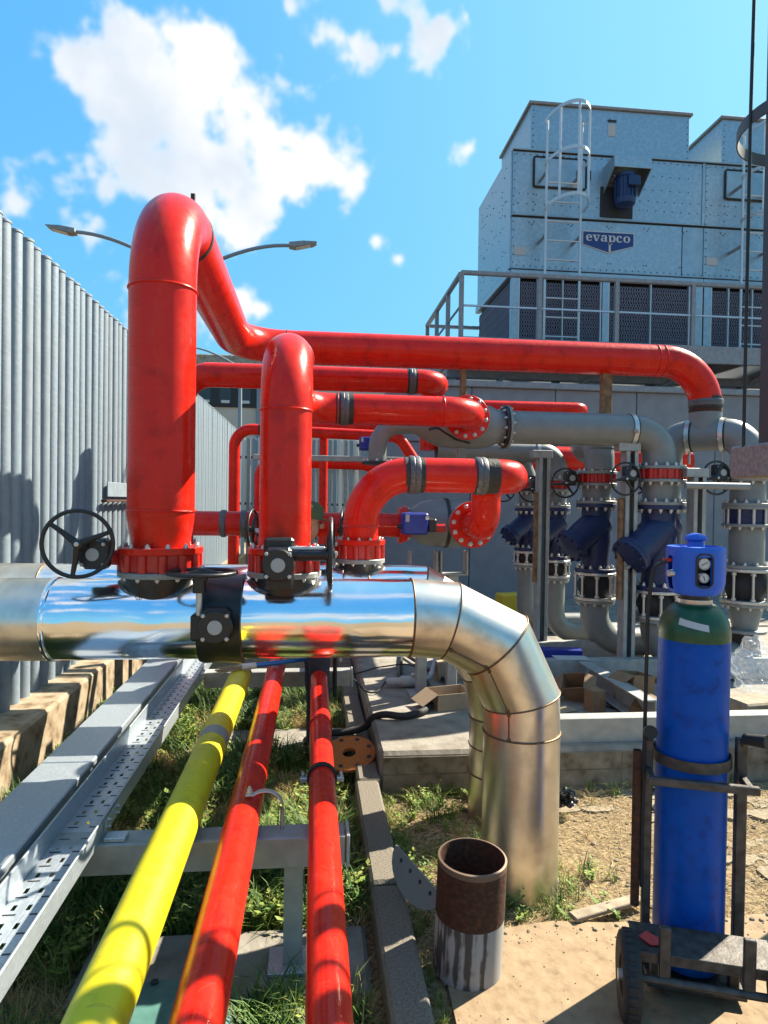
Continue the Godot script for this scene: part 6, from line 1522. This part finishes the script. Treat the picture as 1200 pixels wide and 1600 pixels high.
func build_person():
	# stooping at work, turned towards the right; only cap, face and shoulder show beside the riser
	var t := thing("person", "person in green cap and violet shirt stooping behind the second riser", "person", Vector3(-0.16, 0.0, -4.2), 0.15)
	var bones := [[Vector3(0.17, 0.86, 0), Vector3(0.05, 1.20, 0), 0.125, 0.145], [Vector3(0.05, 1.20, 0), Vector3(0.08, 1.31, 0), 0.10, 0.055], [Vector3(0.08, 1.30, 0), Vector3(0.11, 1.40, 0), 0.05, 0.05], [Vector3(0.115, 1.475, 0), Vector3(0.135, 1.415, 0), 0.09, 0.062]]
	var shirt := [[Vector3(0.17, 0.86, 0), Vector3(0.05, 1.20, 0), 0.14, 0.16], [Vector3(0.05, 1.20, 0), Vector3(0.075, 1.29, 0), 0.115, 0.068]]
	var trousers := [[Vector3(0.175, 0.84, 0), Vector3(0.17, 0.88, 0), 0.13, 0.13]]
	for s in [-1.0, 1.0]:
		var sh := Vector3(0.05, 1.22, s * 0.165); var el := Vector3(0.12, 0.98, s * 0.215); var wr := Vector3(0.30, 0.98, s * 0.13)
		bones.append([sh, el, 0.055, 0.043]); bones.append([el, wr, 0.042, 0.029]); bones.append([wr, wr + Vector3(0.06, 0, -s * 0.01), 0.033, 0.03])
		for k in 4: bones.append([wr + Vector3(0.06, 0.024 - 0.016 * k, 0), wr + Vector3(0.12 - 0.006 * absf(k - 1.3), 0.02 - 0.018 * k, -s * 0.03), 0.010, 0.009])
		bones.append([wr + Vector3(0.02, 0.03, 0), wr + Vector3(0.08, 0.055, -s * 0.03), 0.012, 0.009])
		var hp := Vector3(0.18, 0.80, s * 0.09); var kn := Vector3(0.20, 0.44, s * 0.10); var an := Vector3(0.19, 0.07, s * 0.10)
		bones.append([hp, kn, 0.076, 0.048]); bones.append([kn, an, 0.046, 0.034]); bones.append([an + Vector3(0, -0.02, 0), an + Vector3(0.13, -0.035, 0), 0.042, 0.033])
		shirt.append([sh, el.lerp(sh, 0.15), 0.068, 0.058]); trousers.append([hp, kn, 0.086, 0.058]); trousers.append([kn, an, 0.056, 0.046])
	part(t, "body", surface_nets(bones, Vector3(-0.22, -0.04, -0.32), Vector3(0.50, 1.64, 0.32), 0.022, 0.03), M.skin)
	part(t, "shirt", surface_nets(shirt, Vector3(-0.16, 0.66, -0.34), Vector3(0.38, 1.42, 0.34), 0.028), M.shirt)
	part(t, "trousers", surface_nets(trousers, Vector3(0.0, -0.02, -0.26), Vector3(0.36, 1.06, 0.26), 0.028), M.trouser)
	for s in [-1.0, 1.0]: part(t, "shoe", m_box(Vector3(0.24, 0.075, 0.10), 0.03), M.black, at(Vector3(0.25, 0.035, s * 0.10)))
	part(t, "cap", m_lathe([[0.104, 0.0], [0.106, 0.045], [0.094, 0.082], [0.056, 0.106], [0, 0.112]], 24, 60), M.cap_green, euler(Vector3(0.115, 1.490, 0), Vector3(0, 0, -10)))
	part(t, "cap_peak", m_box(Vector3(0.085, 0.010, 0.13), 0.004), M.cap_green, euler(Vector3(0.235, 1.478, 0), Vector3(0, 0, -12)))
	part(t, "nose", m_box(Vector3(0.03, 0.036, 0.02), 0.008), M.skin, at(Vector3(0.212, 1.44, 0)))
	for s in [-1, 1]:
		part(t, "ear", m_lathe([[0, 0], [0.023, 0.003], [0.025, 0.01], [0, 0.012]], 10), M.skin, along(Vector3(0.11, 1.445, s * 0.082), Vector3(0, 0, s)))
		part(t, "eye", m_lathe([[0, 0], [0.010, 0.001], [0, 0.004]], 8), M.seal, along(Vector3(0.198, 1.458, s * 0.032), Vector3.RIGHT))
	part(t, "mouth", m_box(Vector3(0.006, 0.008, 0.042), 0.002), M.red_cast, at(Vector3(0.194, 1.398, 0)))

# ---------------------------------------------------------------- grass, straw, pavers
func clump_mesh(sd: int, blades: int, hgt: float, spread: float, wid: float, cols: Array) -> ArrayMesh:
	var r := RandomNumberGenerator.new(); r.seed = sd
	var b := MB.new(); b.usec = true
	for k in blades:
		var a := r.randf() * TAU; var d := Vector3(cos(a), 0, sin(a)); var sd2 := Vector3(-d.z, 0, d.x)
		var h := hgt * r.randf_range(0.45, 1.1); var lean := spread * r.randf_range(0.3, 1.3)
		var base := Vector3(r.randf_range(-1, 1), 0, r.randf_range(-1, 1)) * spread * 0.35
		var w := wid * r.randf_range(0.6, 1.2)
		var c: Color = cols[r.randi() % cols.size()]
		b.cc = Color(c.r, c.g, c.b).lerp(Color(c.r * 1.3, c.g * 1.15, c.b), r.randf())
		var pp := []; 
		for s in 4:
			var u := s / 3.0
			pp.append(base + d * lean * u * u + Vector3.UP * h * (u - 0.28 * u * u * u))
		for s in 3:
			var w0 := w * (1.0 - s / 3.0) * 0.5; var w1 := w * (1.0 - (s + 1) / 3.0) * 0.5
			var nn: Vector3 = (pp[s + 1] - pp[s]).cross(sd2).normalized()
			if nn.y < 0: nn = -nn
			b.tri(pp[s] - sd2 * w0, pp[s] + sd2 * w0, pp[s + 1] + sd2 * w1, nn, nn, nn)
			if s < 2: b.tri(pp[s] - sd2 * w0, pp[s + 1] + sd2 * w1, pp[s + 1] - sd2 * w1, nn, nn, nn)
	return b.mesh()
func leafy_mesh(sd: int, hgt: float, cols: Array) -> ArrayMesh:
	var r := RandomNumberGenerator.new(); r.seed = sd
	var b := MB.new(); b.usec = true
	for st in 5:
		var a := r.randf() * TAU; var d := Vector3(cos(a), 0, sin(a))
		var h := hgt * r.randf_range(0.6, 1.1)
		var c: Color = cols[r.randi() % cols.size()]
		for k in 7:
			var u := (k + 1) / 7.0
			var p := d * hgt * 0.45 * u * u + Vector3.UP * h * u
			for s in 2:
				var la := a + PI * 0.5 * (1 if s else -1) + r.randf_range(-0.7, 0.7)
				var ld := Vector3(cos(la), r.randf_range(-0.1, 0.5), sin(la)).normalized(); var sd2 := ld.cross(Vector3.UP).normalized()
				var l := hgt * 0.20 * r.randf_range(0.6, 1.2)
				b.cc = c.lerp(Color(c.r * 1.5, c.g * 1.3, c.b * 1.1), r.randf())
				var nn := sd2.cross(ld).normalized()
				if nn.y < 0: nn = -nn
				b.tri(p, p + ld * l * 0.5 + sd2 * l * 0.32, p + ld * l, nn, nn, nn); b.tri(p, p + ld * l, p + ld * l * 0.5 - sd2 * l * 0.32, nn, nn, nn)
	return b.mesh()
func scatter(called: String, label: String, category: String, mesh: Mesh, m: Material, xfs: Array):
	var mm := MultiMesh.new(); mm.transform_format = MultiMesh.TRANSFORM_3D; mm.mesh = mesh; mm.instance_count = xfs.size()
	for i in xfs.size(): mm.set_instance_transform(i, xfs[i])
	var o := MultiMeshInstance3D.new(); o.name = numbered(called); o.multimesh = mm; o.material_override = m
	o.set_meta("kind", "stuff"); o.set_meta("label", label); o.set_meta("category", category)
	add_child(o)
func build_green():
	var r := RandomNumberGenerator.new(); r.seed = 31
	var den := FastNoiseLite.new(); den.seed = 6; den.frequency = 0.9
	var g1 := [Color(0.035, 0.085, 0.012), Color(0.055, 0.12, 0.016), Color(0.08, 0.15, 0.02), Color(0.022, 0.06, 0.01)]
	var g2 := [Color(0.12, 0.18, 0.025), Color(0.17, 0.21, 0.04), Color(0.09, 0.15, 0.02)]
	var dry := [Color(0.36, 0.28, 0.12), Color(0.28, 0.21, 0.09), Color(0.44, 0.36, 0.18)]
	var meshes := [clump_mesh(1, 16, 0.20, 0.10, 0.010, g1), clump_mesh(2, 18, 0.15, 0.10, 0.007, g2), clump_mesh(3, 14, 0.26, 0.14, 0.011, g1), leafy_mesh(4, 0.13, g1 + g2), clump_mesh(5, 16, 0.12, 0.12, 0.004, dry)]
	var sets := [[], [], [], [], []]
	var free := func(x: float, z: float) -> bool:
		for q in [-2.34, -4.55]:
			if absf(z - q) < 0.18 and x > -0.78 and x < 0.34: return false
		if Vector2(x + 0.45, z + 1.93).length() < 0.27: return false
		return true
	# left strip between wall and kerb
	for i in 6500:
		var x := r.randf_range(-1.55, 0.235); var z := -1.05 - 4.8 * pow(r.randf(), 0.85)
		if not free.call(x, z): continue
		if den.get_noise_2d(x * 2.6 + 40.0, z * 2.6) < -0.12 and r.randf() < 0.85: continue
		var n := den.get_noise_2d(x * 1.5, z * 1.5)
		var k := 0
		if n > 0.25: k = 2
		elif n < -0.35: k = 4
		elif n > 0.12 and x < -0.1: k = 2
		else: k = [0, 0, 1, 1, 3, 4][r.randi() % 6]
		if x > 0.10 and r.randf() < 0.6: k = [1, 4][r.randi() % 2]
		if k == 2 and not (z < -2.5 and z > -4.3 and x > -0.62 and x < 0.2): k = 0
		var s := r.randf_range(0.7, 1.35)
		if z > -1.7: s *= 0.8
		sets[k].append(Transform3D(Basis(Vector3.UP, r.randf() * TAU).scaled(Vector3(s, s * r.randf_range(0.8, 1.1), s)), Vector3(x, ground_h(x, z) - 0.005, z)))
	# right of the kerb: weeds round the pipe feet, dry straw on the dirt
	for i in 900:
		var x := r.randf_range(0.37, 2.6); var z := r.randf_range(-3.62, -2.48)
		var d1 := Vector2(x - 0.885, z + 2.75).length(); var d2 := Vector2(x - 0.97, z + 3.36).length()
		if d1 < 0.17 or d2 < 0.17: continue
		var wgt := exp(-pow(maxf(d1 - 0.16, 0.0) / 0.13, 2.0)) + 0.8 * exp(-pow(maxf(d2 - 0.16, 0.0) / 0.18, 2.0)) + (0.75 if x < 0.82 and z < -2.75 else 0.0) + 0.45 * exp(-pow((z + 2.5) / 0.06, 2.0)) * (1.0 if x < 1.15 else 0.3) + 0.35 * exp(-pow((z + 3.6) / 0.1, 2.0))
		if r.randf() > wgt: continue
		var k: int = [1, 1, 3, 0, 4][r.randi() % 5]
		var s := r.randf_range(0.45, 0.95) * (0.75 if z > -2.55 else 1.0)
		sets[k].append(Transform3D(Basis(Vector3.UP, r.randf() * TAU).scaled(Vector3(s, s, s)), Vector3(x, ground_h(x, z) - 0.004, z)))
	# a few tufts at the wall foot and in the kerb joint
	for i in 160:
		var x := r.randf_range(-1.58, -1.42); var z := r.randf_range(-6.0, -3.2)
		var s := r.randf_range(0.4, 0.8)
		sets[[1, 3][i % 2]].append(Transform3D(Basis(Vector3.UP, r.randf() * TAU).scaled(Vector3(s, s, s)), Vector3(x, -0.02, z)))
	for i in 60:
		var x := 0.39 + r.randf() * 0.04; var z := -2.0 - r.randf() * 1.6
		var s := r.randf_range(0.25, 0.6)
		sets[[1, 4][i % 2]].append(Transform3D(Basis(Vector3.UP, r.randf() * TAU).scaled(Vector3(s, s, s)), Vector3(x, -0.02, z)))
	var names := [["grass", "dark green grass growing between the rack pipes and wall"], ["grass", "bright yellow green grass tufts along kerb and pipe feet"], ["grass", "long bladed grass under the middle of the rack pipes"], ["weeds", "low leafy weeds among the grass"], ["dry_grass", "dry straw coloured grass tufts"]]
	for k in 5: scatter(names[k][0], names[k][1], "grass" if k != 3 else "weeds", meshes[k], M.leaf if k < 4 else M.straw, sets[k])
	# loose straw and crumbs over the dirt
	var sb := MB.new(); sb.usec = true; sb.cc = Color(0.42, 0.33, 0.18)
	sb.tube(PackedVector3Array([Vector3(-0.03, 0, 0), Vector3(0, 0.003, 0.002), Vector3(0.03, 0, -0.001)]), 0.0011, 3, false)
	var st := []
	for i in 11000:
		var x := r.randf_range(0.38, 3.2); var z := r.randf_range(-3.62, -2.42)
		if i % 4 == 0: x = r.randf_range(-1.5, 0.24); z = r.randf_range(-4.5, -1.0)
		var s := r.randf_range(0.4, 1.3)
		st.append(Transform3D(Basis.from_euler(Vector3(r.randf_range(-0.25, 0.25), r.randf() * TAU, r.randf_range(-0.2, 0.2))).scaled(Vector3(s, s, s)), Vector3(x, ground_h(x, z) + 0.004, z)))
	scatter("straw", "loose dry straw lying over the bare dirt", "straw", sb.mesh(), M.straw, st)
	var cb := MB.new(); crumple(cb, Vector3(0.009, 0.006, 0.008), 2, 0.4, 0.1, 4)
	var cs := []
	for i in 3000:
		var x := r.randf_range(0.38, 3.2); var z := r.randf_range(-3.62, -2.3)
		if i % 5 == 0: x = r.randf_range(0.45, 2.0); z = r.randf_range(-2.45, -1.6)
		var s := (0.25 + 1.9 * pow(r.randf(), 3.0)) * (0.35 if z > -2.4 else 1.0)
		cs.append(Transform3D(Basis(Vector3.UP, r.randf() * TAU).scaled(Vector3(s, s, s)), Vector3(x, (ground_h(x, z) if z < -2.44 else 0.0) + 0.001, z)))
	scatter("gravel", "small crumbs of dirt and gravel on ground and slab", "gravel", cb.mesh(), M.paver, cs)
	# half buried grass pavers right of the cylinder and behind the bag
	var pv := thing("grass_pavers", "row of half buried honeycomb pavers in the tan dirt", "pavers", Vector3(1.9, 0.0, -3.0))
	var meshes2 := []
	for k in 3:
		var pg := PackedVector2Array()
		var rr := RandomNumberGenerator.new(); rr.seed = 60 + k
		for j in 12:
			var a := TAU * j / 12
			var rad := 0.066 * (1.0 + 0.20 * cos(a * 3.0)) * rr.randf_range(0.88, 1.1)
			pg.append(Vector2(cos(a) * rad * 1.25, sin(a) * rad * 0.85))
		var b := MB.new(); b.extrude(pg, 0.05); meshes2.append(b.mesh())
	for i in 7:
		for j in 9:
			var x := -0.62 + j * 0.155 + (0.075 if i % 2 else 0.0); var z := -0.55 + i * 0.135
			if r.randf() < 0.22 or (x < -0.30 and i > 1): continue
			var q := Vector3(x + r.randf_range(-0.015, 0.015), 0, z + r.randf_range(-0.012, 0.012))
			q.y = ground_h(q.x + 1.9, q.z - 3.0) - 0.022 + r.randf_range(-0.006, 0.010)
			part(pv, "paver", meshes2[r.randi() % 3], M.paver, Transform3D(Basis.from_euler(Vector3(PI / 2 + r.randf_range(-0.07, 0.07), 0, 0)) * Basis(Vector3.BACK, r.randf_range(-0.4, 0.4)), q))

func _ready():
	setup_view()
	make_materials()
	M.dark_steel = mat(L(0.075, 0.075, 0.08), 0.55, 0.3)
	M.logo_blue_bright = mat(L(0.01, 0.16, 0.55), 0.35)
	M.rust_light = mat(L(0.20, 0.13, 0.09), 0.6, 0.3)
	build_ground()
	build_fence()
	build_far()
	build_grey_building()
	build_platform()
	build_tower(3.16, "left cooling tower with caged ladder, blue motor and badge")
	build_tower(6.49, "right cooling tower cut off by the picture edge")
	build_clad_pipes()
	build_risers()
	build_back_pipes()
	build_headers()
	build_stacks()
	build_frames()
	build_rack()
	build_cylinder()
	build_props()
	build_caged_ladder()
	build_person()
	build_green()
